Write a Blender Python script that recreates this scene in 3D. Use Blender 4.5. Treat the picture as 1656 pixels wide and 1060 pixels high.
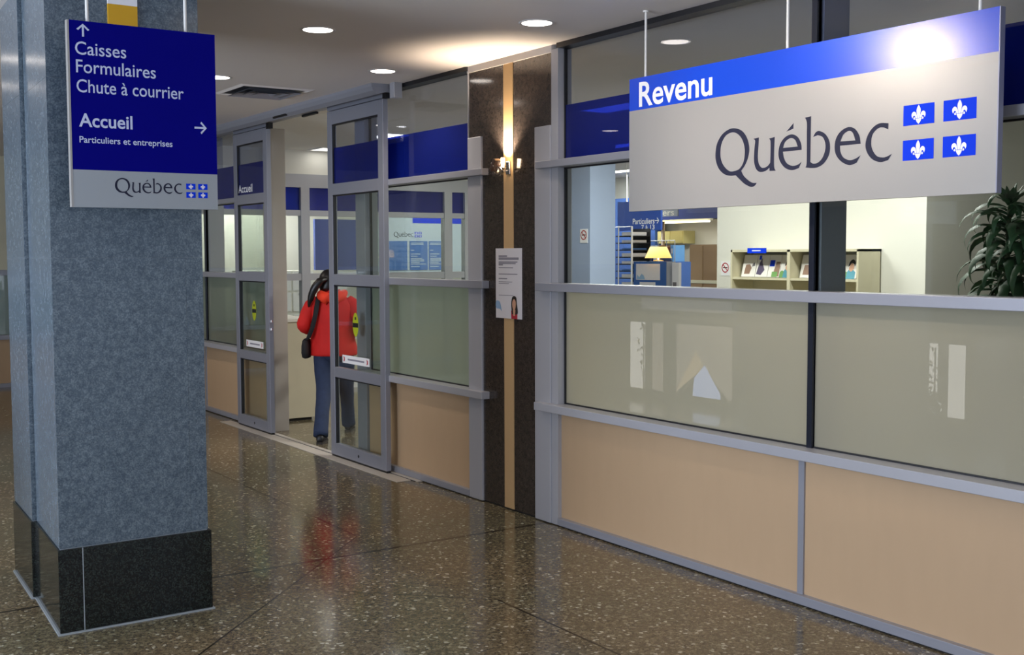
import bpy, bmesh, math, random
from mathutils import Vector, Matrix
for o in list(bpy.data.objects): bpy.data.objects.remove(o)
scene = bpy.context.scene
C = scene.collection
random.seed(7)

# ------------------------------------------------------------------ camera
FPX = 1850.05
cam_d = bpy.data.cameras.new('camera')
cam_d.sensor_fit = 'HORIZONTAL'; cam_d.sensor_width = 36.0
cam_d.lens = FPX / 1656.0 * 36.0
cam_d.clip_start = 0.05; cam_d.clip_end = 200
cam = bpy.data.objects.new('camera', cam_d); C.objects.link(cam)
cr = Vector((0.55922272, 0.82901105, -0.00326017))
cu = Vector((-0.05112476, 0.03841157, 0.99795331))
cf = Vector((-0.82743955, 0.55791149, -0.06386361))
cam.matrix_world = Matrix(((cr.x, cu.x, -cf.x, 0.0), (cr.y, cu.y, -cf.y, -4.19158), (cr.z, cu.z, -cf.z, 1.7), (0, 0, 0, 1)))
scene.camera = cam

# ------------------------------------------------------------------ world, exposure
scene.view_settings.view_transform = 'Standard'
scene.view_settings.look = 'None'
scene.view_settings.gamma = 1.0
scene.view_settings.use_curve_mapping = False
scene.view_settings.exposure = 0.34
w = bpy.data.worlds.new('daylight'); scene.world = w; w.use_nodes = True
bg = w.node_tree.nodes['Background']
bg.inputs[0].default_value = (0.60, 0.74, 1.0, 1.0)
bg.inputs[1].default_value = 0.55
scene.cycles.max_bounces = 10
scene.cycles.diffuse_bounces = 4
scene.cycles.transparent_max_bounces = 24
scene.cycles.transmission_bounces = 8
scene.cycles.sample_clamp_indirect = 4.0
scene.cycles.use_denoising = True

def area_light(name, loc, sx, sy, watts, colour, rot=(0, 0, 0)):
    ld = bpy.data.lights.new(name, 'AREA'); ld.shape = 'RECTANGLE'; ld.size = sx; ld.size_y = sy
    ld.energy = watts; ld.color = colour
    lo = bpy.data.objects.new(name, ld); lo.location = loc; lo.rotation_euler = rot; C.objects.link(lo)
    return lo
# daylight that enters through the lobby's window wall, behind and left of the photographer
area_light('window_daylight', (-4.4, -8.8, 1.5), 4.8, 2.1, 480, (0.74, 0.84, 1.0), (math.radians(140), 0, 0))
area_light('entrance_daylight', (5.8, -4.5, 1.7), 5.0, 2.2, 110, (0.80, 0.86, 1.0), (math.radians(112), 0, math.radians(90)))

# ------------------------------------------------------------------ colour and material helpers
def S(h, a=1.0):
    h = h.lstrip('#'); v = [int(h[i:i+2], 16)/255 for i in (0, 2, 4)]
    return tuple((c/12.92 if c <= 0.04045 else ((c+0.055)/1.055)**2.4) for c in v) + (a,)
def new_mat(name):
    m = bpy.data.materials.new(name); m.use_nodes = True
    nt = m.node_tree
    for n in list(nt.nodes): nt.nodes.remove(n)
    out = nt.nodes.new('ShaderNodeOutputMaterial')
    return m, nt, out
def N(nt, kind, **kw):
    n = nt.nodes.new('ShaderNode' + kind)
    for k, v in kw.items(): setattr(n, k, v)
    return n
def pbr(name, colour, rough=0.5, metal=0.0, spec=0.5, var=0.0, vscale=6.0, emis=None, estr=0.0, coat=0.0, stretch=None):
    m, nt, out = new_mat(name)
    b = N(nt, 'BsdfPrincipled')
    b.inputs['Roughness'].default_value = rough; b.inputs['Metallic'].default_value = metal
    b.inputs['Specular IOR Level'].default_value = spec
    b.inputs['Coat Weight'].default_value = coat; b.inputs['Coat Roughness'].default_value = 0.03
    c = S(colour) if isinstance(colour, str) else colour
    tc = N(nt, 'TexCoord'); nz = N(nt, 'TexNoise'); nz.inputs['Scale'].default_value = vscale; nz.inputs['Detail'].default_value = 4
    src = tc.outputs['Object']
    if stretch:
        mp = N(nt, 'Mapping'); mp.inputs['Scale'].default_value = stretch
        nt.links.new(src, mp.inputs[0]); src = mp.outputs[0]
    nt.links.new(src, nz.inputs['Vector'])
    mx = N(nt, 'Mix', data_type='RGBA')
    mx.inputs['A'].default_value = tuple(x*(1-var) for x in c[:3]) + (1,)
    mx.inputs['B'].default_value = tuple(min(1, x*(1+var)) for x in c[:3]) + (1,)
    nt.links.new(nz.outputs['Fac'], mx.inputs['Factor']); nt.links.new(mx.outputs['Result'], b.inputs['Base Color'])
    if emis:
        b.inputs['Emission Color'].default_value = S(emis) if isinstance(emis, str) else emis
        b.inputs['Emission Strength'].default_value = estr
    nt.links.new(b.outputs[0], out.inputs[0])
    return m
def fres(nt, base=0.04, gain=0.96):
    lw = N(nt, 'LayerWeight'); lw.inputs['Blend'].default_value = 0.5
    p = N(nt, 'Math', operation='POWER'); p.inputs[1].default_value = 5.0
    # LayerWeight facing is 1-|cos| at blend 0.5
    nt.links.new(lw.outputs['Facing'], p.inputs[0])
    a = N(nt, 'Math', operation='MULTIPLY_ADD'); a.inputs[1].default_value = gain; a.inputs[2].default_value = base
    nt.links.new(p.outputs[0], a.inputs[0])
    return a.outputs[0]
def glassy(name, tint, base_refl=0.045, film=None, film_amount=0.0, rough=0.0):
    """thin clear sheet: straight-through tint plus mirror reflection; film adds a diffuse coloured layer"""
    m, nt, out = new_mat(name)
    tr = N(nt, 'BsdfTransparent'); tr.inputs[0].default_value = tint
    core = tr.outputs[0]
    if film:
        d = N(nt, 'BsdfDiffuse'); d.inputs[0].default_value = film
        tl = N(nt, 'BsdfTranslucent'); tl.inputs[0].default_value = film
        ms = N(nt, 'MixShader'); ms.inputs[0].default_value = 0.5
        nt.links.new(d.outputs[0], ms.inputs[1]); nt.links.new(tl.outputs[0], ms.inputs[2])
        m2 = N(nt, 'MixShader'); m2.inputs[0].default_value = film_amount
        nt.links.new(core, m2.inputs[1]); nt.links.new(ms.outputs[0], m2.inputs[2]); core = m2.outputs[0]
    g = N(nt, 'BsdfGlossy'); g.inputs['Roughness'].default_value = rough
    mx = N(nt, 'MixShader'); nt.links.new(fres(nt, base_refl), mx.inputs[0])
    nt.links.new(core, mx.inputs[1]); nt.links.new(g.outputs[0], mx.inputs[2])
    nt.links.new(mx.outputs[0], out.inputs[0])
    return m
def emit(name, colour, strength):
    m, nt, out = new_mat(name)
    e = N(nt, 'Emission'); e.inputs[0].default_value = S(colour); e.inputs[1].default_value = strength
    nt.links.new(e.outputs[0], out.inputs[0]); return m

def ramp(nt, stops, interp='LINEAR'):
    r = N(nt, 'ValToRGB'); cr_ = r.color_ramp; cr_.interpolation = interp
    while len(cr_.elements) < len(stops): cr_.elements.new(0.5)
    for e, (p, c) in zip(cr_.elements, stops): e.position = p; e.color = S(c) if isinstance(c, str) else c
    return r
def terrazzo(name):
    m, nt, out = new_mat(name); L = nt.links.new
    geo = N(nt, 'NewGeometry')
    v1 = N(nt, 'TexVoronoi'); v1.inputs['Scale'].default_value = 70.0
    v2 = N(nt, 'TexVoronoi'); v2.inputs['Scale'].default_value = 170.0
    for v in (v1, v2): L(geo.outputs['Position'], v.inputs['Vector'])
    s1 = N(nt, 'SeparateColor'); L(v1.outputs['Color'], s1.inputs[0])
    s2 = N(nt, 'SeparateColor'); L(v2.outputs['Color'], s2.inputs[0])
    r1 = ramp(nt, [(0.0, '584c3c'), (0.2, '74674f'), (0.45, '857860'), (0.68, '6c5c46'), (0.82, '978a70'), (0.92, 'b3a78c'), (0.97, 'eee6d2')], 'CONSTANT')
    r2 = ramp(nt, [(0.0, '4d4334'), (0.4, '80735c'), (0.7, '6a634e'), (0.9, 'a39478')], 'CONSTANT')
    L(s1.outputs[0], r1.inputs[0]); L(s2.outputs[1], r2.inputs[0])
    mx = N(nt, 'Mix', data_type='RGBA'); mx.inputs['Factor'].default_value = 0.4
    L(r1.outputs[0], mx.inputs['A']); L(r2.outputs[0], mx.inputs['B'])
    # broad tonal drift of the pours
    nz = N(nt, 'TexNoise'); nz.inputs['Scale'].default_value = 0.9; L(geo.outputs['Position'], nz.inputs['Vector'])
    tint = ramp(nt, [(0.35, (0.72, 0.80, 0.80, 1)), (0.65, (0.90, 0.86, 0.82, 1))]); L(nz.outputs['Fac'], tint.inputs[0])
    mt = N(nt, 'Mix', data_type='RGBA', blend_type='MULTIPLY'); mt.inputs['Factor'].default_value = 1.0
    L(mx.outputs['Result'], mt.inputs['A']); L(tint.outputs[0], mt.inputs['B'])
    # divider joints: a square grid and its diagonals
    sp = N(nt, 'SeparateXYZ'); L(geo.outputs['Position'], sp.inputs[0])
    def M(op, a, b=None):
        n = N(nt, 'Math', operation=op)
        for i, x in enumerate((a, b)):
            if x is None: continue
            if isinstance(x, (int, float)): n.inputs[i].default_value = x
            else: L(x, n.inputs[i])
        return n.outputs[0]
    X, Y = sp.outputs[0], sp.outputs[1]
    def near(expr, period, half):
        t = M('FLOORED_MODULO', M('ADD', expr, period/2), period) if period else M('ADD', expr, 0.0)
        t = M('SUBTRACT', t, period/2) if period else t
        return M('LESS_THAN', M('ABSOLUTE', t), half)
    j1 = near(M('ADD', X, 5.815), 6.4, 0.013)
    j2 = M('MULTIPLY', near(M('ADD', Y, 1.155), 0, 0.006), M('GREATER_THAN', M('ABSOLUTE', M('ADD', X, 5.42)), 0.78))
    j3 = M('MULTIPLY', near(M('ADD', M('ADD', X, Y), 7.34), 0, 0.007), M('LESS_THAN', Y, -1.155))
    j4 = M('MULTIPLY', near(M('ADD', M('SUBTRACT', X, Y), 3.48), 0, 0.006), M('MULTIPLY', M('LESS_THAN', Y, -1.155), M('GREATER_THAN', Y, -1.93)))
    js = M('MAXIMUM', M('MAXIMUM', j1, j2), M('MAXIMUM', j3, j4))
    fin = N(nt, 'Mix', data_type='RGBA'); L(js, fin.inputs['Factor']); L(mt.outputs['Result'], fin.inputs['A'])
    fin.inputs['B'].default_value = S('2a241c')
    b = N(nt, 'BsdfPrincipled'); L(fin.outputs['Result'], b.inputs['Base Color'])
    b.inputs['Roughness'].default_value = 0.13; b.inputs['Specular IOR Level'].default_value = 0.55
    L(b.outputs[0], out.inputs[0]); return m
def granite(name, cols, scale, rough, spec=0.5, big=None, seams=None):
    m, nt, out = new_mat(name); L = nt.links.new
    geo = N(nt, 'NewGeometry')
    v = N(nt, 'TexVoronoi'); v.inputs['Scale'].default_value = scale; L(geo.outputs['Position'], v.inputs['Vector'])
    sc = N(nt, 'SeparateColor'); L(v.outputs['Color'], sc.inputs[0])
    n = len(cols); r = ramp(nt, [(i/n, c) for i, c in enumerate(cols)], 'CONSTANT'); L(sc.outputs[0], r.inputs[0])
    nz = N(nt, 'TexNoise'); nz.inputs['Scale'].default_value = 34.0; nz.inputs['Detail'].default_value = 5; L(geo.outputs['Position'], nz.inputs['Vector'])
    t = ramp(nt, [(0.35, (0.74, 0.76, 0.78, 1)), (0.65, (1.14, 1.12, 1.10, 1))]); L(nz.outputs['Fac'], t.inputs[0])
    mx = N(nt, 'Mix', data_type='RGBA', blend_type='MULTIPLY'); mx.inputs['Factor'].default_value = 1.0
    L(r.outputs[0], mx.inputs['A']); L(t.outputs[0], mx.inputs['B'])
    b = N(nt, 'BsdfPrincipled'); L(mx.outputs['Result'], b.inputs['Base Color'])
    b.inputs['Roughness'].default_value = rough; b.inputs['Specular IOR Level'].default_value = spec
    L(b.outputs[0], out.inputs[0]); return m

M_FLOOR = terrazzo('brown_terrazzo')
M_CEIL = pbr('matte_ceiling_paint', 'ebe4df', 0.55, var=0.02, vscale=0.6)
M_CEIL_IN = pbr('office_ceiling_tile', 'efeeea', 0.8, var=0.02)
M_METAL = pbr('grey_painted_aluminium', '9a9ca6', 0.38, 0.25, 0.5, var=0.03, vscale=3.0)
M_METAL_LT = pbr('light_painted_aluminium', 'b2b3ba', 0.35, 0.2, 0.5, var=0.02, vscale=3.0)
M_DOORM = pbr('door_aluminium', '8f929e', 0.36, 0.3, 0.5, var=0.03, vscale=3.0)
M_JAMB = pbr('beige_grey_jamb', 'aba59c', 0.5, 0.1)
M_TAN = pbr('tan_laminate', 'c3a583', 0.5, 0.0, 0.4, var=0.035, vscale=14.0, stretch=(1, 1, 0.25))
M_TANS = pbr('tan_strip', 'c8a678', 0.5, var=0.03, vscale=10.0)
M_GASKET = pbr('black_gasket', '14151a', 0.45)
M_MULL = pbr('dark_mullion_cap', '262a36', 0.25, 0.3)
M_GRANITE = granite('grey_granite', ['5c6b78', '66747f', '566471', '6d7b86', '505e6b'], 190.0, 0.22)
M_GRAN_TRIM = pbr('granite_arris', '9aa3aa', 0.3)
M_BLACKGR = granite('black_granite', ['171a19', '202624', '101211', '2c3430', '191c1b'], 190.0, 0.10)
M_BROWNGR = granite('dark_brown_granite', ['39322e', '423a35', '332d2a', '4a413b', '3b3532'], 240.0, 0.10)
M_GLASS = glassy('clear_glass', (0.90, 0.93, 0.91, 1), 0.05)
M_GLASSG = glassy('green_tinted_glass', (0.84, 0.87, 0.93, 1), 0.07)
M_FROST = glassy('frosted_film_glass', (0.84, 0.87, 0.76, 1), 0.06, film=(0.60, 0.57, 0.45, 1), film_amount=0.90)
M_FROSTG = glassy('green_frosted_glass', (0.72, 0.80, 0.74, 1), 0.06, film=(0.34, 0.37, 0.31, 1), film_amount=0.70)
M_BFILM = glassy('blue_film', (0.10, 0.16, 0.62, 1), 0.05, film=(0.012, 0.03, 0.30, 1), film_amount=0.55)
M_WHITEW = pbr('white_wall_paint', 'e6e4da', 0.7, var=0.015)
M_CREAM = pbr('cream_panel', 'c9c3aa', 0.5, var=0.02)
M_BLUEW = pbr('blue_wall_paint', '4668b0', 0.6, var=0.05)
M_PALEBLUE = pbr('pale_blue_column_paint', 'a0afcc', 0.5, var=0.02)
M_SIGNB = pbr('navy_sign_face', '06067c', 0.6, 0.0, 0.04)
M_SIGNBAND = pbr('bright_blue_sign_band', '0845cc', 0.6, 0.0, 0.1)
for n_ in M_SIGNBAND.node_tree.nodes:
    if n_.type == 'BSDF_PRINCIPLED': n_.inputs['Coat Weight'].default_value = 1.0; n_.inputs['Coat Roughness'].default_value = 0.235
M_SIGNGREY = pbr('silver_sign_face', 'a3a19e', 0.34, 0.1, 0.35)
M_SIGNGREY2 = pbr('silver_sign_foot', '9ea5ab', 0.4, 0.2, 0.4)
M_SIGNEDGE = pbr('sign_edge', '8d90a6', 0.4, 0.2)
M_WHITE = pbr('white_lettering', 'f0f0f2', 0.5)
M_INK = pbr('charcoal_lettering', '23253a', 0.6, 0.0, 0.2)
M_FLAG = pbr('flag_blue', '0638dc', 0.6, 0.0, 0.1)
M_RODW = pbr('white_hanging_rod', 'e6e4e0', 0.4)
M_YELLOW = pbr('yellow_plaque', 'd8a414', 0.5)
M_BLACK = pbr('black_plastic', '121216', 0.45)
M_PAPER = pbr('white_paper', 'dcdae0', 0.7)
M_GREYINK = pbr('grey_print', '8b8996', 0.7)
M_LAMPON = emit('downlight_glow', 'fff4ea', 7.0)
M_TUBE = emit('fluorescent_panel_glow', 'fffdf4', 5.0)
M_FLAME = emit('halogen_bulb_glow', 'ffdcb4', 30.0)
M_CHROME = pbr('polished_steel', 'c9c9cc', 0.15, 1.0)
M_RIM = pbr('downlight_rim', 'd9d6d2', 0.4)

# ------------------------------------------------------------------ object helpers
ORG = {}
def link(o, parent=None, org=(0, 0, 0)):
    C.objects.link(o)
    if parent is not None: o.parent = parent
    ORG[o.name] = Vector(org)
def tag(o, label=None, cat=None, group=None, kind=None):
    if label: o['label'] = label
    if cat: o['category'] = cat
    if group: o['group'] = group
    if kind: o['kind'] = kind
    return o
def thing(name, loc, label, cat, group=None, kind=None):
    o = bpy.data.objects.new(name, None); o.location = loc; o.empty_display_size = 0.1
    C.objects.link(o); ORG[o.name] = Vector(loc)
    return tag(o, label, cat, group, kind)
def obj(name, bm, mat, parent=None, smooth=False, bevel=0.0, label=None):
    """bm holds world coordinates; the object hangs on parent (whose world origin is known)"""
    bmesh.ops.recalc_face_normals(bm, faces=bm.faces[:])
    if bevel:
        eds = [e for e in bm.edges if len(e.link_faces) == 2 and e.calc_face_angle(0) > 0.5]
        bmesh.ops.bevel(bm, geom=eds, offset=bevel, segments=2, affect='EDGES', profile=0.5)
    base = ORG[parent.name] if parent is not None else None
    if base is None:
        vs = [v.co for v in bm.verts]
        base = Vector(((min(v.x for v in vs)+max(v.x for v in vs))/2, (min(v.y for v in vs)+max(v.y for v in vs))/2, min(v.z for v in vs)))
    bmesh.ops.translate(bm, verts=bm.verts[:], vec=-base)
    me = bpy.data.meshes.new(name); bm.to_mesh(me); bm.free()
    for mm in (mat if isinstance(mat, (list, tuple)) else [mat]): me.materials.append(mm)
    if smooth:
        for p in me.polygons: p.use_smooth = True
    o = bpy.data.objects.new(name, me); C.objects.link(o)
    if parent is not None: o.parent = parent
    else: o.location = base
    ORG[o.name] = Vector(base)
    if label: o['label'] = label
    return o
def bx(bm, x0, x1, y0, y1, z0, z1, mi=0):
    vs = [bm.verts.new((x, y, z)) for x in (x0, x1) for y in (y0, y1) for z in (z0, z1)]
    for f in ((0, 1, 3, 2), (4, 6, 7, 5), (0, 4, 5, 1), (2, 3, 7, 6), (0, 2, 6, 4), (1, 5, 7, 3)):
        bm.faces.new([vs[i] for i in f]).material_index = mi
    return vs
def box(name, x0, x1, y0, y1, z0, z1, mat, parent=None, bevel=0.0, label=None):
    bm = bmesh.new(); bx(bm, min(x0, x1), max(x0, x1), min(y0, y1), max(y0, y1), min(z0, z1), max(z0, z1))
    return obj(name, bm, mat, parent, bevel=bevel, label=label)
def obox(bm, M, sx, sy, sz):
    """box of size s centred on matrix M"""
    vs = bx(bm, -sx/2, sx/2, -sy/2, sy/2, -sz/2, sz/2)
    for v in vs: v.co = M @ v.co
def tube(bm, pts, r, seg=10, cap=True):
    pts = [Vector(p) for p in pts]; rs = r if isinstance(r, (list, tuple)) else [r]*len(pts)
    rings = []
    up = Vector((0.13, 0.21, 1)).normalized()
    for i, p in enumerate(pts):
        t = (pts[min(i+1, len(pts)-1)] - pts[max(i-1, 0)]).normalized()
        a = t.cross(up)
        if a.length < 1e-3: a = t.cross(Vector((1, 0, 0)))
        a.normalize(); b = t.cross(a)
        rings.append([bm.verts.new(p + (a*math.cos(k*2*math.pi/seg) + b*math.sin(k*2*math.pi/seg))*rs[i]) for k in range(seg)])
    for A, B in zip(rings, rings[1:]):
        for k in range(seg): bm.faces.new((A[k], A[(k+1) % seg], B[(k+1) % seg], B[k]))
    if cap: bm.faces.new(rings[0][::-1]); bm.faces.new(rings[-1])
def lathe(bm, prof, c, seg=28):
    """prof: (r, z) list, revolved about the vertical through c"""
    rings = []
    for r, z in prof:
        if r < 1e-5: rings.append([bm.verts.new((c[0], c[1], c[2]+z))])
        else: rings.append([bm.verts.new((c[0]+r*math.cos(k*2*math.pi/seg), c[1]+r*math.sin(k*2*math.pi/seg), c[2]+z)) for k in range(seg)])
    for A, B in zip(rings, rings[1:]):
        for k in range(seg):
            a = [A[k % len(A)], A[(k+1) % len(A)]] if len(A) > 1 else [A[0]]
            b = [B[(k+1) % len(B)], B[k % len(B)]] if len(B) > 1 else [B[0]]
            bm.faces.new(a + b)
def loft(bm, rings, cap0=True, cap1=True):
    """rings: lists of equal-length world points"""
    R = [[bm.verts.new(p) for p in ring] for ring in rings]; n = len(R[0])
    for A, B in zip(R, R[1:]):
        for k in range(n): bm.faces.new((A[k], A[(k+1) % n], B[(k+1) % n], B[k]))
    if cap0: bm.faces.new(R[0][::-1])
    if cap1: bm.faces.new(R[-1])
    return R

# flat lettering and marks are meshes cut from filled curves, laid on a plane (right, up, normal)
def plane_m(o, right, up):
    r, u = Vector(right).normalized(), Vector(up).normalized(); n = r.cross(u)
    return Matrix(((r.x, u.x, n.x, o[0]), (r.y, u.y, n.y, o[1]), (r.z, u.z, n.z, o[2]), (0, 0, 0, 1)))
def curve_mesh(cu, M, name, mat, parent, thick):
    t = bpy.data.objects.new('tmp', cu); C.objects.link(t)
    bpy.context.view_layer.update()
    dg = bpy.context.evaluated_depsgraph_get()
    me = bpy.data.meshes.new_from_object(t.evaluated_get(dg)); bpy.data.objects.remove(t); 
    bm = bmesh.new(); bm.from_mesh(me); bpy.data.meshes.remove(me)
    bmesh.ops.transform(bm, matrix=M, verts=bm.verts[:])
    return obj(name, bm, mat, parent)
def text(name, s, M, height, width, mat, parent, bold=0.0, thick=0.0006, align='LEFT'):
    """cap-height `height`; squeezed so that the line is `width` wide"""
    cu = bpy.data.curves.new('txt', 'FONT'); cu.body = s; cu.size = 1.0; cu.offset = bold; cu.extrude = 0.0; cu.fill_mode = 'FRONT'
    cu.resolution_u = 4
    t = bpy.data.objects.new('tmp', cu); C.objects.link(t); bpy.context.view_layer.update()
    me = bpy.data.meshes.new_from_object(t.evaluated_get(bpy.context.evaluated_depsgraph_get())); bpy.data.objects.remove(t)
    bm = bmesh.new(); bm.from_mesh(me); bpy.data.meshes.remove(me)
    x0 = min(v.co.x for v in bm.verts); x1 = max(v.co.x for v in bm.verts)
    sy = height/0.729; sx = width/(x1-x0) if width else sy*0.85
    wd = (x1-x0)*sx; off = {'LEFT': 0, 'CENTER': -wd/2, 'RIGHT': -wd}[align]
    for v in bm.verts: v.co = Vector(((v.co.x-x0)*sx+off, v.co.y*sy, thick))
    bmesh.ops.transform(bm, matrix=M, verts=bm.verts[:])
    return obj(name, bm, mat, parent)
def crom(loop, sub=5):
    """closed loop of (x, y, corner): smooth between, sharp at corners"""
    n = len(loop); out = []
    for i in range(n):
        p1, p2 = loop[i], loop[(i+1) % n]
        p0 = loop[i-1] if not p1[2] else p1; p3 = loop[(i+2) % n] if not p2[2] else p2
        for k in range(sub):
            t = k/sub
            out.append(tuple(0.5*((2*p1[j]) + (-p0[j]+p2[j])*t + (2*p0[j]-5*p1[j]+4*p2[j]-p3[j])*t*t + (-p0[j]+3*p1[j]-3*p2[j]+p3[j])*t**3) for j in (0, 1)))
    return out
def shape(name, loops, M, mat, parent, thick=0.0006, scale=1.0):
    cu = bpy.data.curves.new('shp', 'CURVE'); cu.dimensions = '2D'; cu.fill_mode = 'BOTH'
    for lp in loops:
        sp = cu.splines.new('POLY'); sp.points.add(len(lp)-1); sp.use_cyclic_u = True
        for q, p in zip(sp.points, lp): q.co = (p[0]*scale, p[1]*scale, 0, 1)
    return curve_mesh(cu, M @ Matrix.Translation((0, 0, thick)), name, mat, parent, thick)
GLYPHS = [
  [(0.0016,0.1078,0),(0.0116,0.1552,0),(0.0453,0.1967,0),(0.0917,0.2182,0),(0.1326,0.2199,0),(0.1783,0.2049,0),(0.2112,0.1714,0),(0.2293,0.1232,0),(0.2249,0.0804,0),(0.2055,0.0422,0),(0.1783,0.0132,1),(0.1962,-0.0132,0),(0.2315,-0.0387,0),(0.2563,-0.049,0),(0.2808,-0.0503,1),(0.2663,-0.0639,0),(0.2418,-0.0673,0),(0.2018,-0.0515,0),(0.1713,-0.0299,0),(0.1406,-0.0063,1),(0.1048,-0.0068,0),(0.0632,0.0037,0),(0.0262,0.0319,0),(0.0057,0.0703,0)],
  [(0.0359,0.1052,0),(0.0432,0.1527,0),(0.0714,0.1889,0),(0.1124,0.2017,0),(0.1482,0.1931,0),(0.1788,0.1669,0),(0.1969,0.1294,0),(0.1999,0.0895,0),(0.1904,0.0504,0),(0.1656,0.0231,0),(0.1301,0.0144,0),(0.0993,0.0163,0),(0.068,0.0366,0),(0.0442,0.0677,0)],
  [(0.2559,0.1586,1),(0.2915,0.1627,1),(0.2882,0.115,0),(0.285,0.0725,0),(0.2917,0.04,0),(0.309,0.0204,0),(0.3283,0.0181,0),(0.3498,0.0255,0),(0.3639,0.0387,1),(0.3656,0.0808,0),(0.3648,0.1371,0),(0.356,0.1512,1),(0.3914,0.1566,1),(0.3889,0.1071,0),(0.3883,0.0511,0),(0.3903,0.0159,0),(0.4,-0.0005,1),(0.3611,0.0008,1),(0.3599,0.016,1),(0.3381,0.0033,0),(0.3045,-0.001,0),(0.28,0.0105,0),(0.2659,0.0346,0),(0.2606,0.0671,0),(0.2638,0.1169,0),(0.2673,0.1487,0)],
  [(0.4152,0.0771,0),(0.4239,0.1183,0),(0.4536,0.1488,0),(0.4947,0.159,0),(0.5312,0.1438,0),(0.5519,0.1114,0),(0.5555,0.0838,1),(0.443,0.0837,1),(0.4504,0.0537,0),(0.4693,0.0281,0),(0.5016,0.0156,0),(0.5333,0.0187,0),(0.5564,0.0308,1),(0.5403,0.0028,1),(0.4973,-0.0041,0),(0.4558,0.0099,0),(0.4251,0.0415,0)],
  [(0.4437,0.1011,1),(0.4562,0.1278,0),(0.4881,0.1424,0),(0.5156,0.1315,0),(0.531,0.1011,1)],
  [(0.4624,0.174,1),(0.5052,0.2096,1),(0.5047,0.1839,1)],
  [(0.5729,0.2268,1),(0.6082,0.2301,1),(0.6073,0.1508,0),(0.6072,0.0833,0),(0.6073,0.0257,1),(0.6228,0.0179,0),(0.649,0.0195,0),(0.6746,0.0379,0),(0.6903,0.0702,0),(0.6915,0.1001,0),(0.6772,0.1297,0),(0.6511,0.1409,0),(0.6381,0.1397,0),(0.6207,0.1362,1),(0.6378,0.1566,0),(0.6595,0.159,0),(0.6899,0.1436,0),(0.7117,0.1151,0),(0.7187,0.0813,0),(0.7108,0.0453,0),(0.6836,0.0138,0),(0.6493,-0.0007,0),(0.6144,-0.0019,0),(0.5789,0.0031,1),(0.5853,0.0204,0),(0.5855,0.0849,0),(0.5844,0.1529,0),(0.5835,0.2038,0)],
  [(0.7441,0.076,0),(0.7497,0.1152,0),(0.7742,0.146,0),(0.8152,0.1619,0),(0.8522,0.152,0),(0.877,0.1206,0),(0.885,0.0844,1),(0.7733,0.0852,1),(0.7758,0.0603,0),(0.793,0.0328,0),(0.8262,0.0189,0),(0.8587,0.0232,0),(0.8859,0.0358,1),(0.8652,0.0049,1),(0.8266,-0.003,0),(0.785,0.0136,0),(0.7553,0.0421,0)],
  [(0.7758,0.1038,1),(0.7911,0.1314,0),(0.8176,0.1447,0),(0.8403,0.1368,0),(0.8564,0.1013,1)],
  [(0.9099,0.0759,0),(0.921,0.1168,0),(0.948,0.1479,0),(0.9828,0.1628,0),(1.0272,0.1585,1),(1.0258,0.1328,1),(1.0026,0.1429,0),(0.9755,0.1422,0),(0.9486,0.1208,0),(0.9406,0.0895,0),(0.9459,0.057,0),(0.9701,0.0265,0),(1.0013,0.0179,0),(1.0244,0.021,0),(1.0478,0.0303,1),(1.0285,0.0049,1),(0.9901,-0.001,0),(0.9508,0.0119,0),(0.9226,0.0396,0)],
]

# ================================================================== STRUCTURE
def struct(name, label, cat, bm_or_box, mat, bevel=0.0):
    bm = bmesh.new()
    for b in bm_or_box: bx(bm, *b)
    o = obj(name, bm, mat, bevel=bevel)
    return tag(o, label, cat, kind='structure')
CEIL = 2.985
struct('floor', 'polished brown speckled terrazzo floor with dark joint lines', 'floor', [(-26, 8, -9, 10, -0.1, 0.0)], M_FLOOR)
struct('ceiling', 'warm grey plaster ceiling of the public corridor', 'ceiling', [(-26, 6, -9, 0.10, CEIL, CEIL+0.1)], M_CEIL)
struct('ceiling_office', 'pale office ceiling seen through the glass storefront', 'ceiling', [(-19, 3, 0.10, 10, 3.0, 3.1)], M_CEIL_IN)
struct('wall_office_back', 'white back wall of the lit office', 'wall', [(-19, 3, 8.3, 8.45, 0, 3.0)], M_WHITEW)
struct('wall_office_left', 'white far end wall of the office beyond the inner glazing', 'wall', [(-17.2, -17.0, 0.15, 8.3, 0, 3.0)], M_WHITEW)
struct('wall_office_right', 'white end wall of the office behind the right window', 'wall', [(2.8, 3.0, 0.3, 8.3, 0, 3.0)], M_WHITEW)
struct('wall_partition', 'bright white wall block behind the brochure shelf', 'wall', [(-8.44, -5.985, 4.0, 8.3, 0, 3.0)], M_WHITEW)
struct('wall_alcove', 'grey white wall behind the leafy office plant', 'wall', [(-5.985, 2.8, 6.6, 6.75, 0, 3.0)], M_WHITEW)
struct('wall_lobby_back', 'dark stone lobby wall with wide window opening opposite the storefront', 'wall',
       [(-26, -6.8, -9.2, -9, 0, CEIL), (-6.8, 1.6, -9.2, -9, 0, 0.45), (-6.8, 1.6, -9.2, -9, 2.9, CEIL), (1.6, 6, -9.2, -9, 0, CEIL)], M_BROWNGR)

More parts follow.
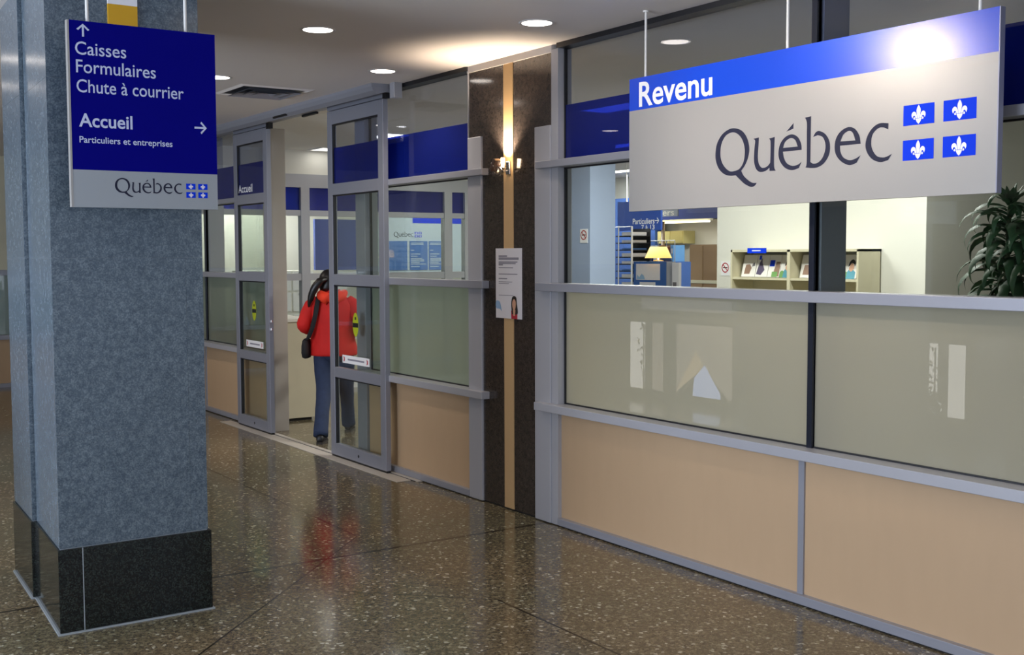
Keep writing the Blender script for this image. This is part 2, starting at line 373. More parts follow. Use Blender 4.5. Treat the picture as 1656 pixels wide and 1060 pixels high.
# brown granite pilaster with the tan strip
p = thing('wall_pilaster', (-6.25, 0.12, 0), 'dark brown polished granite pilaster with a tan vertical strip between the two windows', 'pilaster', kind='structure')
bm = bmesh.new()
for x0, x1 in ((-6.74, -6.312), (-6.197, -5.775)):
    for z0, z1 in ((0.012, 2.247), (2.25, 2.94)): bx(bm, x0, x1, 0.004, 0.1, z0, z1)
bx(bm, -6.735, -5.78, 0.02, 0.095, 0.012, 2.94)
obj('granite_cladding', bm, M_BROWNGR, p)
box('tan_strip', -6.310, -6.199, 0.0, 0.05, 0.012, 2.94, M_TANS, p)
box('toe_gap', -6.74, -5.775, 0.012, 0.1, 0.0, 0.012, M_GASKET, p)
tag(box('trim_1', -6.76, -5.772, -0.002, 0.1, 2.94, CEIL, M_CEIL), 'painted trim band above the granite pilaster at the ceiling', 'trim', kind='structure')

# ------------------------------------------------------------------ storefront windows
SILL0, SILL1, MID0, MID1, TR0, TR1 = 0.718, 0.768, 1.470, 1.522, 2.232, 2.277
def storefront(name, label, x0, x1, rail0, rail1, strips, mulls, frost, post=None):
    t = thing(name, ((x0+x1)/2, 0.03, 0), label, 'window', kind='structure')
    edges = [x0] + mulls + [x1]
    for a, b in zip([x0]+strips, strips+[x1]):
        box('lower_panel', a, b, 0.022, 0.045, 0.052, SILL0, M_TAN, t)
    for s in strips: box('panel_strip', s-0.018, s+0.018, 0.012, 0.022, 0.052, SILL0, M_METAL, t)
    box('base_rail', x0, x1, -0.012, 0.06, 0.008, 0.052, M_METAL, t, bevel=0.002)
    box('toe_gap', x0, x1, 0.0, 0.06, 0.0, 0.008, M_GASKET, t)
    for nm, z0, z1, y in (('sill', SILL0, SILL1, -0.06), ('mid_rail', MID0, MID1, -0.05), ('transom', TR0, TR1, -0.05)):
        box(nm, rail0, rail1, y, 0.062, z0, z1, M_METAL_LT if nm == 'sill' else M_METAL, t, bevel=0.003)
    for a, b in zip(edges, edges[1:]):
        a2, b2 = a+0.004, b-0.004
        box('frosted_pane', a2, b2, 0.048, 0.056, SILL1, MID0, frost, t)
        box('clear_pane', a2, b2, 0.048, 0.056, MID1, TR0, M_GLASS, t)
        box('upper_pane', a2, b2, 0.048, 0.056, TR1, 2.955, M_GLASSG, t)
        box('blue_film', a2, b2, 0.044, 0.0465, TR1, 2.612, M_BFILM, t)
        for z0, z1 in ((SILL1, MID0), (MID1, TR0), (TR1, 2.955)):
            box('gasket', a2, a2+0.012, 0.040, 0.058, z0, z1, M_GASKET, t)
        for z0 in (SILL1, TR0-0.008): box('gasket', a2, b2, 0.040, 0.058, z0, z0+0.008, M_GASKET, t)
    for mx in mulls:
        box('mullion_cap', mx-0.016, mx+0.016, 0.028, 0.060, SILL1, CEIL, M_MULL, t)
        box('mullion_fin', mx-0.028, mx+0.028, 0.064, 0.24, 0.05, CEIL, M_METAL, t)
    box('head_channel', x0, x1, -0.015, 0.08, 2.955, CEIL, M_GASKET, t)
    if post:
        px0, px1, sx0, sx1 = post
        box('short_post', px0, px1, -0.012, 0.10, 0.006, 2.497, M_METAL_LT, t, bevel=0.003)
        box('side_jamb', sx0, sx1, -0.004, 0.10, 0.006, 2.955, M_METAL_LT, t)
    return t
storefront('window_1', 'long glass storefront on the right with tan lower panels, behind the big white sign', -5.70, 2.4, -5.885, 2.4,
           [-3.745, -1.73, 0.29], [-3.715, -1.70, 0.32], M_FROST, (-5.94, -5.772, -5.77, -5.70))
storefront('window_2', 'glass storefront bay with one tan panel between the sliding door and the granite pilaster', -8.33, -6.748, -8.33, -6.50,
           [], [], M_FROSTG, (-6.74, -6.57, -6.748, -6.742))
storefront('window_3', 'glass storefront bay with tan panel partly hidden behind the stone pillar', -16.0, -10.44, -16.0, -10.44,
           [-14.2, -12.25], [-14.2, -12.25], M_FROSTG)
# far end storefront across the corridor
t = thing('window_4', (-15.95, -3, 0), 'distant storefront end wall glimpsed left of the stone pillar', 'window', kind='structure')
box('lower_panel', -16.0, -15.95, -8.9, -0.05, 0.05, 0.62, M_TAN, t)
box('base_rail', -16.0, -15.9, -8.9, -0.05, 0.0, 0.05, M_METAL, t)
box('sill', -16.0, -15.88, -8.9, -0.05, 0.62, 0.68, M_METAL, t)
box('mid_rail', -16.0, -15.88, -8.9, -0.05, 1.45, 1.52, M_METAL, t)
box('frosted_pane', -15.98, -15.95, -8.9, -0.05, 0.68, 1.45, M_FROSTG, t)
box('clear_pane', -15.98, -15.95, -8.9, -0.05, 1.52, CEIL, M_CREAM, t)

# ------------------------------------------------------------------ sliding door
def leaf(name, label, x0, x1, ends):
    y0, y1 = -0.09, -0.045
    t = thing(name, ((x0+x1)/2, -0.067, 0.0), label, 'door', kind='structure')
    sw = 0.085
    xl, xr = x0+sw, x1-sw
    for a, b in ((x0, xl), (xr, x1)): box('stile', a, b, y0, y1, 0.02, 2.885, M_DOORM, t, bevel=0.003)
    for z0, z1 in ((0.02, 0.12), (0.68, 0.765), (1.45, 1.54), (2.195, 2.288), (2.775, 2.885)):
        box('cross_rail', xl, xr, y0, y1, z0, z1, M_DOORM, t, bevel=0.002)
    for z0, z1 in ((0.12, 0.68), (0.765, 1.45), (1.54, 2.195), (2.288, 2.775)):
        box('glass_pane', xl, xr, -0.070, -0.064, z0, z1, M_GLASS if z0 < 2 else M_GLASSG, t)
        bm = bmesh.new(); bx(bm, xl, xl+0.012, -0.084, -0.06, z0, z1); bx(bm, xl, xr, -0.084, -0.06, z1-0.010, z1)
        obj('pane_gasket', bm, M_GASKET, t)
    box('blue_film', xl, xr, -0.0735, -0.0715, 2.288, 2.583, M_BFILM, t)
    box('carrier_rail', x0, x1, y0+0.004, y1, 2.892, 2.925, M_DOORM, t)
    box('bottom_guide', x0, x1, -0.082, -0.052, 0.004, 0.02, M_GASKET, t)
    bm = bmesh.new(); lathe(bm, [(0, -0.011), (0.011, -0.011), (0.013, 0), (0, 0)], (0, 0, 0), 14)
    bmesh.ops.transform(bm, matrix=Matrix.Translation(((x0+x1)/2+0.02, y0-0.001, 0.068)) @ Matrix.Rotation(math.radians(-90), 4, 'X') @ Matrix.Scale(-0.25, 4, (0, 0, 1)), verts=bm.verts[:])
    obj('floor_lock', bm, M_BLACK, t)
    return t, xl, xr
M_LIME = pbr('lime_sticker', 'a9b51e', 0.5)
M_RED = pbr('red_print', 'b01828', 0.5)
def stickers(t, xc, zc, xs0, xs1, zs):
    y = -0.0745
    M = plane_m((xc, y, zc), (1, 0, 0), (0, 0, 1))
    oct_ = [(0.052*math.cos(a*math.pi/8)*(1.0), 0.098*math.sin(a*math.pi/8)) for a in range(16)]
    st = shape('safety_sticker', [oct_], M, M_LIME, t)
    bm = bmesh.new()
    bx(bm, xc-0.048, xc+0.048, y-0.0016, y-0.0012, zc-0.022, zc+0.014)
    bx(bm, xc-0.012, xc+0.012, y-0.0016, y-0.0012, zc+0.040, zc+0.062)
    obj('sticker_print', bm, M_BLACK, st)
    pl = box('push_label', xs0, xs1, y-0.001, y, zs-0.033, zs+0.033, M_WHITE, t)
    bm = bmesh.new()
    for xa, xb in ((xs0+0.02, xs0+0.045), (xs1-0.05, xs1-0.025)):
        for s in (1, -1):
            q = [bm.verts.new(v) for v in ((xa, y-0.0018, zs+s*0.024), (xb, y-0.0018, zs+s*0.012), (xb, y-0.0018, zs), (xa+0.008, y-0.0018, zs))]
            bm.faces.new(q if s > 0 else q[::-1])
    obj('red_marks', bm, M_RED, pl)
    box('label_print', xs0+0.10, xs1-0.09, y-0.0018, y-0.0014, zs-0.007, zs+0.007, M_GREYINK, pl)
d1, a, b = leaf('door_1', 'right sliding glass door leaf with lime safety sticker, in front of the red jacket', -8.83, -7.835, 0)
stickers(d1, -8.37, 1.135, -8.62, -8.13, 0.842)
d2, a, b = leaf('door_2', 'left sliding glass door leaf marked Accueil on its blue top pane', -11.02, -10.16, 0)
stickers(d2, -10.57, 1.165, -10.79, -10.35, 0.838)
text('lettering', 'Accueil', plane_m((-10.93, -0.0745, 2.312), (1, 0, 0), (0, 0, 1)), 0.078, 0.37, M_WHITE, d2, bold=0.012)
bm = bmesh.new()
for z in (1.08, 1.005):
    lathe(bm, [(0, 0.02), (0.012, 0.02), (0.016, 0.0), (0, 0)], (-10.155, -0.068, z-0.01), 12)
obj('edge_lock', bm, M_CHROME, d2)

t = thing('door_frame', (-9.4, 0.06, 0), 'grey metal jambs of the sliding entrance, open in the middle', 'door frame', kind='structure')
box('jamb', -10.44, -10.335, -0.02, 0.17, 0, 2.90, M_JAMB, t, bevel=0.003)
box('jamb', -8.50, -8.335, 0.0, 0.12, 0, 2.955, M_METAL, t, bevel=0.003)
box('jamb_gasket', -10.335, -10.327, -0.01, 0.02, 0.02, 2.90, M_GASKET, t)
t = thing('door_header', (-9.6, -0.12, 2.895), 'long grey operator box above the sliding doors, fixed to the ceiling', 'door header', kind='structure')
bm = bmesh.new()
prof = [(-0.03, 2.925), (-0.10, 2.925), (-0.17, 2.905), (-0.205, 2.93), (-0.22, 2.96), (-0.22, CEIL), (-0.03, CEIL)]
loft(bm, [[(x, y, z) for y, z in prof] for x in (-13.5, -7.76)])
obj('operator_cover', bm, M_METAL, t)
box('track', -13.5, -7.78, -0.10, -0.03, 2.928, 2.955, M_GASKET, t)
for xa, xb, y0, y1, z0, z1 in ((-9.72, -9.42, -0.205, -0.185, 2.912, 2.948), (-9.42, -9.12, -0.06, -0.03, 2.905, 2.925)):
    box('motion_sensor', xa, xb, y0, y1, z0, z1, M_BLACK, t, bevel=0.008)
box('end_bracket', -7.70, -7.63, -0.10, -0.03, 2.87, CEIL, M_METAL_LT, t, bevel=0.004)
box('end_bracket', -11.62, -11.53, -0.19, -0.12, 2.80, 2.905, M_METAL_LT, t, bevel=0.004)
box('roller_block', -7.835, -7.78, -0.09, -0.05, 2.885, 2.93, M_BLACK, t)
box('roller_block', -10.16, -10.09, -0.09, -0.05, 2.87, 2.93, M_BLACK, t)
M_THR = pbr('worn_threshold_metal', 'c3bdb4', 0.45, 0.2, var=0.06, vscale=9)
t = thing('threshold', (-9.4, -0.1, 0), 'pale metal threshold strip set in the floor under the sliding doors', 'threshold', kind='structure')
box('outer_plate', -11.3, -7.50, -0.178, -0.060, 0.0, 0.004, M_THR, t)
box('inner_plate', -10.33, -7.42, -0.046, 0.0, 0.0, 0.006, M_THR, t)
box('guide_slot', -11.3, -7.45, -0.060, -0.046, 0.0, 0.003, M_GASKET, t)

# ------------------------------------------------------------------ stone pillar
t = thing('pillar', (-5.92, -2.71, 0), 'thick grey granite pillar on a black granite plinth, left foreground', 'pillar', kind='structure')
def slab(bm, x0, x1, ya0, ya1, yb, z0, z1):
    """plan: front edge at x1 from yb to ya1, far edge at x0 from ya0"""
    ring = [(x1, ya1), (x1, yb), (x0, yb), (x0, ya0)]
    loft(bm, [[(x, y, z0) for x, y in ring], [(x, y, z1) for x, y in ring]])
def pil(x0, x1, ya0, ya1, yb, split):
    bm = bmesh.new(); slab(bm, x0, x1, ya0, ya1, yb, 0.006, 0.385)
    obj('plinth', bm, M_BLACKGR, t, bevel=0.003)
    bm = bmesh.new(); zs = [0.388, 0.90, 1.69, 2.48, CEIL]
    for i, (z0, z1) in enumerate(zip(zs, zs[1:])):
        if i < 2 and split:
            slab(bm, x0, x1-0.010, ya0+0.009, ya1+0.009, -2.4556, z0+0.0006, z1-0.0006); slab(bm, x0, x1-0.010, -2.4544, -2.4544, yb-0.014, z0+0.0006, z1-0.0006)
        else: slab(bm, x0, x1-0.010, ya0+0.009, ya1+0.009, yb-0.014, z0+0.0006, z1-0.0006)
    obj('stone_cladding', bm, M_GRANITE, t)
    bm = bmesh.new(); slab(bm, x0, x1-0.013, ya0+0.012, ya1+0.012, yb-0.018, 0.385, CEIL); obj('slab_joints', bm, M_GRAN_TRIM, t)
    bm = bmesh.new(); slab(bm, x0, x1+0.010, ya0-0.010, ya1-0.010, yb+0.008, 0.0, 0.006); obj('grout_edge', bm, M_GRAN_TRIM, t)
pil(-5.962, -5.303, -3.026, -3.062, -2.36, True); pil(-6.545, -5.965, -3.020, -3.044, -2.40, False)
box('plinth_seam', -5.304, -5.3024, -2.958, -2.954, 0.006, 0.385, M_GRAN_TRIM, t)

# ================================================================== CORRIDOR THINGS
# downlights
def downlight(x, y, label, watts=8, kind='SPOT', aim=None):
    t = thing('ceiling_light', (x, y, CEIL), label, 'ceiling light', 'round downlights in the corridor ceiling')
    bm = bmesh.new(); lathe(bm, [(0.082, -0.001), (0.090, -0.005), (0.100, -0.004), (0.102, 0.0)], (x, y, CEIL), 36)
    obj('trim_ring', bm, M_RIM, t, smooth=True)
    bm = bmesh.new(); lathe(bm, [(0.0, -0.0035), (0.084, -0.0025), (0.084, 0.0)], (x, y, CEIL), 36)
    obj('diffuser', bm, M_LAMPON, t)
    ld = bpy.data.lights.new('downlight_lamp', kind); ld.energy = watts; ld.color = (1.0, 0.86, 0.72); ld.shadow_soft_size = 0.07
    if kind == 'SPOT': ld.spot_size = math.radians(150); ld.spot_blend = 0.6
    lo = bpy.data.objects.new('downlight_lamp', ld); C.objects.link(lo); lo.parent = t; lo.location = (0, 0, -0.09)
    if aim:
        ld.spot_size = math.radians(72); ld.spot_blend = 1.0; ld.shadow_soft_size = 0.09
        lo.rotation_euler = (Vector(aim)-Vector((x, y, CEIL-0.09))).to_track_quat('-Z', 'Y').to_euler()
    return t
downlight(-6.113, -1.40, 'round downlight in the ceiling, the one nearest the blue direction sign', 2)
downlight(-5.273, -0.463, 'round downlight in the ceiling just left of the big white sign')
downlight(-7.228, -0.402, 'round downlight in the ceiling just above the end of the door header', 22)
downlight(-8.122, -1.273, 'round downlight half hidden behind the blue direction sign, beside the air vent', 20)
for x, y in ((-3.27, -0.46), (-1.27, -0.46), (-4.2, -1.36), (-2.1, -1.36), (-8.1, -3.3), (-2.3, -3.6), (-6.1, -4.6), (-3.4, -5.6)):
    downlight(x, y, 'round downlight in the corridor ceiling, out of the picture', 8)

# air diffuser in the ceiling
downlight(-4.345, -2.085, 'round downlight in the corridor ceiling, out of the picture, aimed at the big white sign', 100, 'SPOT', (-3.75, -0.176, 2.40))
for x, y in ((-10.2, -1.3), (-12.2, -1.3), (-9.4, -3.3)): downlight(x, y, 'round downlight added unseen behind the pillar and sign, to brighten the far wall', 22)  # extra lamps added out of sight to lift the far wall
t = thing('ceiling_vent', (-8.62, -0.72, CEIL), 'square metal air vent in the ceiling beyond the blue direction sign', 'air vent')
bm = bmesh.new()
def ringq(bm, c, h0, z0, h1, z1):
    A = [bm.verts.new((c[0]+sx*h0, c[1]+sy*h0, z0)) for sx, sy in ((-1, -1), (1, -1), (1, 1), (-1, 1))]
    B = [bm.verts.new((c[0]+sx*h1, c[1]+sy*h1, z1)) for sx, sy in ((-1, -1), (1, -1), (1, 1), (-1, 1))]
    for k in range(4): bm.faces.new((A[k], A[(k+1) % 4], B[(k+1) % 4], B[k]))
c = (-8.62, -0.72)
ringq(bm, c, 0.30, CEIL-0.001, 0.27, CEIL-0.012); ringq(bm, c, 0.27, CEIL-0.012, 0.255, CEIL-0.004)
obj('outer_frame', bm, M_CEIL, t)
for h in (0.22, 0.15, 0.08):
    bm = bmesh.new(); ringq(bm, c, h, CEIL-0.028, h-0.05, CEIL-0.002); obj('louvre_cone', bm, M_METAL, t)
bm = bmesh.new(); bx(bm, c[0]-0.255, c[0]+0.255, c[1]-0.255, c[1]+0.255, CEIL-0.003, CEIL-0.0005); obj('dark_throat', bm, M_BLACK, t)

# ---- logo pieces
# fleur-de-lis: upright petal, two curled side petals, a band and a foot
F_MID = [(0, 1.2, 1), (0.20, 0.88, 0), (0.29, 0.52, 0), (0.22, 0.10, 0), (0.11, -0.36, 1), (-0.11, -0.36, 1), (-0.22, 0.10, 0), (-0.29, 0.52, 0), (-0.20, 0.88, 0)]
F_SIDE = [(0.15, -0.36, 1), (0.24, 0.02, 0), (0.42, 0.34, 0), (0.68, 0.44, 0), (0.92, 0.26, 0), (0.97, -0.04, 0), (0.84, -0.34, 1), (0.74, -0.10, 0), (0.60, -0.04, 0), (0.47, -0.16, 0), (0.42, -0.36, 1)]
F_CURL = [(0.50, -0.36, 1), (0.52, -0.22, 0), (0.64, -0.26, 0), (0.70, -0.42, 0), (0.58, -0.52, 0), (0.46, -0.46, 1)]
F_FOOT = [(-0.44, -0.40, 1), (0.44, -0.40, 1), (0.34, -0.58, 1), (0.24, -0.80, 0), (0, -1.05, 1), (-0.24, -0.80, 0), (-0.34, -0.58, 1)]
def mirror(l): return [(-x, y, c) for x, y, c in l[::-1]]
FL = [crom(l, 4) for l in (F_MID, F_SIDE, mirror(F_SIDE), F_CURL, mirror(F_CURL), F_FOOT)]
def fills(name, loops, M, mat, parent, thick, scale):
    bm = bmesh.new()
    for lp in loops: bm.faces.new([bm.verts.new(M @ Vector((x*scale, y*scale, thick))) for x, y in lp])
    bmesh.ops.triangulate(bm, faces=bm.faces[:])
    return obj(name, bm, mat, parent)
def flags(parent, M, fw, fh, xs, zs):
    for z in zs:
        for x in xs:
            fm = M @ Matrix.Translation((x, z, 0))
            f = shape('flag', [[(0, 0), (fw, 0), (fw, fh), (0, fh)]], fm, M_FLAG, parent, 0.0008)
            fills('fleur_de_lis', FL, fm @ Matrix.Translation((fw/2, fh*0.47, 0)), M_WHITE, f, 0.0016, fh*0.415)
def quebec(parent, M, scale, mat=None):
    shape('lettering', [crom(g, 5) for g in GLYPHS], M, mat or M_INK, parent, 0.0008, scale)

# ---- big hanging sign
t = thing('hanging_sign', (-3.72, -0.161, 1.93), 'large silver hanging sign reading Revenu Québec with four small blue flags', 'sign', 'signs hanging in the public corridor')
box('sign_panel', -4.815, -2.627, -0.176, -0.146, 1.93, 2.468, M_SIGNGREY, t)
box('blue_band', -4.815, -2.627, -0.176, -0.146, 2.468, 2.638, M_SIGNBAND, t)
box('end_cap', -2.627, -2.622, -0.1765, -0.1455, 1.93, 2.638, M_SIGNEDGE, t)
text('lettering', 'Revenu', plane_m((-4.735, -0.176, 2.486), (1, 0, 0), (0, 0, 1)), 0.132, 0.555, M_WHITE, t, bold=0.017)
MQ = plane_m((-4.155, -0.176, 2.085), (1, 0, 0), (0, 0, 1))
quebec(t, MQ, 1.0)
flags(t, plane_m((-3.054, -0.176, 2.081), (1, 0, 0), (0, 0, 1)), 0.148, 0.083, (0.0, 0.190), (0.0, 0.143))
for x in (-4.70, -3.706, -2.72):
    bm = bmesh.new(); tube(bm, [(x, -0.161, 2.635), (x, -0.161, CEIL)], 0.0065, 10)
    lathe(bm, [(0, -0.008), (0.016, -0.008), (0.016, 0)], (x, -0.161, CEIL), 14)
    obj('hanging_rod', bm, M_RODW, t)

# ---- blue direction sign
XS = -5.085
t = thing('hanging_sign', (-5.10, -2.69, 1.907), 'dark blue direction sign listing Caisses, Formulaires and Accueil, in front of the stone pillar', 'sign', 'signs hanging in the public corridor')
box('blue_panel', -5.115, XS, -3.005, -2.375, 2.066, 2.692, M_SIGNB, t)
box('silver_foot', -5.115, XS, -3.005, -2.375, 1.907, 2.066, M_SIGNGREY2, t)
box('edge_strip', -5.116, -5.084, -3.013, -3.005, 1.907, 2.692, M_SIGNGREY, t)
def s1(yy, zz): return plane_m((XS, yy, zz), (0, 1, 0), (0, 0, 1))
M_LTXT = pbr('pale_blue_lettering', 'c6d0ee', 0.5)
for s_, y0, z0, h, wd, bo in (('Caisses', -2.982, 2.551, 0.057, 0.212, 0.006), ('Formulaires', -2.980, 2.475, 0.057, 0.336, 0.006), ('Chute à courrier', -2.980, 2.393, 0.057, 0.458, 0.006),
                          ('Accueil', -2.974, 2.249, 0.058, 0.224, 0.018), ('Particuliers et entreprises', -2.974, 2.181, 0.028, 0.397, 0.012)):
    text('lettering', s_, s1(y0, z0), h, wd, M_LTXT, t, bold=bo)
def arrow(M, size, mat, parent, name='arrow'):
    w_ = 0.11
    # right-pointing arrow, unit box centred on the origin
    pts = [(-0.5, w_/1.4), (0.26, w_/1.4), (-0.02, 0.36), (0.06, 0.5), (0.5, 0.0), (0.06, -0.5), (-0.02, -0.36), (0.26, -w_/1.4), (-0.5, -w_/1.4)]
    return shape(name, [pts], M, mat, parent, 0.0008, size)
arrow(s1(-2.448, 2.272), 0.056, M_LTXT, t)
arrow(s1(-2.948, 2.653) @ Matrix.Rotation(math.pi/2, 4, 'Z'), 0.054, M_LTXT, t)
quebec(t, s1(-2.832, 1.974), 0.283)
flags(t, s1(-2.520, 1.958), 0.043, 0.0255, (0.0, 0.055), (0.0, 0.0375))
for y in (-2.926, -2.503):
    bm = bmesh.new(); tube(bm, [(-5.10, y, 2.69), (-5.10, y, CEIL)], 0.007, 10); obj('hanging_rod', bm, M_RODW, t)

# ---- yellow plaque on the pillar
t = thing('wall_plaque', (-5.305, -2.72, 2.70), 'yellow plaque with white top on the pillar above the blue direction sign', 'plaque')
box('yellow_face', -5.313, -5.300, -2.785, -2.655, 2.62, 2.823, M_YELLOW, t)
box('white_top', -5.313, -5.300, -2.785, -2.655, 2.823, 2.90, M_WHITE, t)

# ---- notice on the pilaster
t = thing('notice_poster', (-6.25, -0.002, 1.278), 'tall white printed notice with a small portrait taped to the tan strip', 'poster')
box('paper_sheet', -6.402, -6.096, -0.004, 0.0, 1.278, 1.740, M_PAPER, t)
bm = bmesh.new()
rows = [(1.688, 0.10, .006), (1.672, 0.235, .008), (1.650, 0.22, .004), (1.640, 0.20, .004), (1.631, 0.05, .004), (1.612, 0.17, .003), (1.570, 0.22, .003), (1.540, 0.10, .004), (1.519, 0.16, .002), (1.508, 0.12, .002), (1.43, 0.17, .002)]
for z, wd, h in rows: bx(bm, -6.366, -6.366+wd, -0.0046, -0.0040, z-h, z+h)
obj('print_lines', bm, M_GREYINK, t)
def flat(name, pts, M, mat, parent, thick=0.0006, sub=0):
    return shape(name, [crom([(x, y, 0) for x, y in pts], sub) if sub else pts], M, mat, parent, thick)
MP = plane_m((-6.402, -0.004, 1.278), (1, 0, 0), (0, 0, 1))
M_SKIN = pbr('skin', 'd2a184', 0.55)
M_HAIR = pbr('dark_hair', '17110f', 0.45)
M_REDP = pbr('printed_red', 'b52034', 0.6)
M_PBLUE = pbr('printed_blue', '8fb0d4', 0.6)
pt = flat('portrait', [(0.185, 0), (0.255, 0), (0.255, 0.06), (0.24, 0.07), (0.2, 0.07), (0.182, 0.05)], MP, M_REDP, t)
flat('portrait_hair', [(0.19, 0.04), (0.185, 0.10), (0.195, 0.14), (0.22, 0.15), (0.243, 0.14), (0.25, 0.10), (0.262, 0.045), (0.245, 0.03), (0.20, 0.03)], MP, M_HAIR, pt, 0.0009, 3)
flat('portrait_face', [(0.198, 0.085), (0.2, 0.115), (0.218, 0.13), (0.236, 0.115), (0.238, 0.085), (0.225, 0.058), (0.21, 0.058)], MP, M_SKIN, pt, 0.0013, 3)
flat('portrait_neck', [(0.208, 0.02), (0.228, 0.02), (0.233, 0.06), (0.204, 0.06)], MP, M_SKIN, pt, 0.0011)
flat('blue_picture', [(0.004, 0.065), (0.05, 0.06), (0.07, 0.045), (0.062, 0.08), (0.045, 0.11), (0.004, 0.112)], MP, M_PBLUE, t, 0.0007, 3)

# ---- wall lamp on the tan strip
t = thing('wall_lamp', (-6.255, -0.0, 2.24), 'small glowing halogen wall lamp on the tan strip of the pilaster', 'wall lamp')
cx_, cz_ = -6.245, 2.275
bm = bmesh.new(); bx(bm, cx_-0.022, cx_+0.022, -0.012, 0.0, cz_-0.055, cz_+0.03); obj('wall_plate', bm, M_CHROME, t, bevel=0.003)
bm = bmesh.new(); tube(bm, [(cx_, -0.01, cz_-0.03), (cx_, -0.05, cz_-0.035), (cx_, -0.075, cz_-0.01)], 0.006); obj('arm', bm, M_CHROME, t, smooth=True)
bm = bmesh.new()
lathe(bm, [(0.0, -0.062), (0.022, -0.058), (0.040, -0.042), (0.048, -0.018), (0.050, 0.0), (0.047, 0.0), (0.044, -0.018), (0.036, -0.038), (0.02, -0.052), (0.0, -0.056)], (cx_, -0.075, cz_), 24)
obj('glass_bowl', bm, glassy('lamp_glass', (0.92, 0.92, 0.9, 1), 0.08), t, smooth=True)
bm = bmesh.new(); obox(bm, Matrix.Translation((cx_-0.012, -0.10, cz_+0.005)) @ Matrix.Rotation(math.radians(38), 4, 'Y'), 0.030, 0.05, 0.085); obj('lamp_holder', bm, pbr('brown_lamp_holder', '4a2f26', 0.4), t, bevel=0.004)
bm = bmesh.new(); tube(bm, [(cx_-0.075, -0.085, cz_+0.02), (cx_-0.03, -0.09, cz_-0.005)], 0.008); obj('side_screw', bm, M_CHROME, t)
bm = bmesh.new(); tube(bm, [(cx_+0.012, -0.058, cz_-0.01), (cx_+0.018, -0.06, cz_+0.05)], [0.010, 0.012], 12); obj('bulb', bm, M_FLAME, t)
ld = bpy.data.lights.new('lamp_light', 'SPOT'); ld.energy = 58; ld.color = (1.0, 0.80, 0.60); ld.shadow_soft_size = 0.02; ld.spot_size = math.radians(110); ld.spot_blend = 0.8
lo = bpy.data.objects.new('lamp_light', ld); C.objects.link(lo); lo.parent = t; lo.location = (0.01, -0.050, 0.07); lo.rotation_euler = (math.radians(180), 0, 0)

# ---- made-up glowing cases out of view, shaped for the reflections in the frosted glass
def pane_quads(name, quads, y, mat, parent):
    bm = bmesh.new()
    for q in quads: bm.faces.new([bm.verts.new((x, y, z)) for x, z in q])
    return obj(name, bm, mat, parent)
DY = -4.55
def case(x0, x1, label):
    t = thing('reflection_case', ((x0+x1)/2, DY-0.25, 0), label, 'display case', 'made-up glowing cases for the reflections')
    box('plinth', x0-0.03, x1+0.03, DY-0.5, DY-0.02, 0, 0.09, M_BLACK, t); box('top', x0-0.03, x1+0.03, DY-0.5, DY-0.02, 0.91, 0.94, M_MULL, t)
    for a in (x0-0.03, x1): box('side', a, a+0.03, DY-0.5, DY-0.02, 0.09, 0.91, M_MULL, t)
    return t
M_LW = emit('white_lit_panel', 'f4f2ee', 3.2); M_LG = emit('grey_lit_panel', 'b9aea4', 2.0); M_LC = emit('cream_lit_panel', 'e6cba4', 2.2); M_LB = emit('pale_blue_lit_panel', 'bcd0ff', 3.8); M_LV = emit('lavender_lit_panel', 'b8b4c8', 0.9)
M_FOIL = pbr('silver_foil', 'd8dcd8', 0.2, 1.0)
def foil(t, x, z0, z1, seed):
    r = random.Random(seed); bm = bmesh.new()
    for i in range(46):
        u = r.random(); z = z0+(z1-z0)*u; wv = 0.05+0.07*abs(math.sin(u*7+seed))
        obox(bm, Matrix.Translation((x+r.uniform(-wv, wv), DY+0.03+r.uniform(0, 0.05), z)) @ Matrix.Rotation(r.uniform(0, 3), 4, 'Y') @ Matrix.Rotation(r.uniform(0, 3), 4, 'X'), 0.035, 0.018, 0.003)
    tube(bm, [(x, DY+0.05, 0.0), (x, DY+0.05, z1)], 0.008, 8)
    obj('foil_garland', bm, M_FOIL, t)
t = case(-10.61, -10.0, 'made-up low glowing case with foil garland, unseen, there to be mirrored near the left end of the frosted glass')
pane_quads('white_panel', [[(-10.60, 0.10), (-10.33, 0.10), (-10.33, 0.89), (-10.60, 0.89)]], DY-0.03, M_LW, t); pane_quads('grey_panel', [[(-10.20, 0.10), (-10.0, 0.10), (-10.0, 0.89), (-10.20, 0.89)]], DY-0.03, M_LG, t); foil(t, -10.26, 0.12, 0.88, 3)
t = case(-9.80, -8.88, 'made-up low glowing case with a cream tent shape, unseen, there to be mirrored in the frosted glass')
pane_quads('grey_panel', [[(-9.79, 0.10), (-8.89, 0.10), (-8.89, 0.90), (-9.79, 0.90)]], DY-0.04, M_LG, t)
pane_quads('dark_floor', [[(-9.79, 0.10), (-8.95, 0.10), (-9.30, 0.40), (-9.55, 0.33)]], DY-0.032, M_MULL, t)
pane_quads('cream_tent', [[(-9.79, 0.12), (-9.42, 0.36), (-9.34, 0.45), (-9.45, 0.62)]], DY-0.026, M_LC, t); pane_quads('pale_blue_tent', [[(-9.50, 0.10), (-9.06, 0.10), (-9.06, 0.16), (-9.31, 0.46), (-9.48, 0.30)]], DY-0.022, M_LB, t)
pane_quads('lavender_glow', [[(-10.4, 1.05), (-8.9, 1.05), (-8.9, 1.18), (-10.4, 1.18)]], DY-0.03, M_LV, t); box('glow_post', -8.93, -8.89, DY-0.08, DY-0.04, 0.94, 1.18, M_MULL, t)
t = case(-6.52, -5.97, 'made-up low glowing case with white panels and foil, unseen, there to be mirrored in the frosted glass at right')
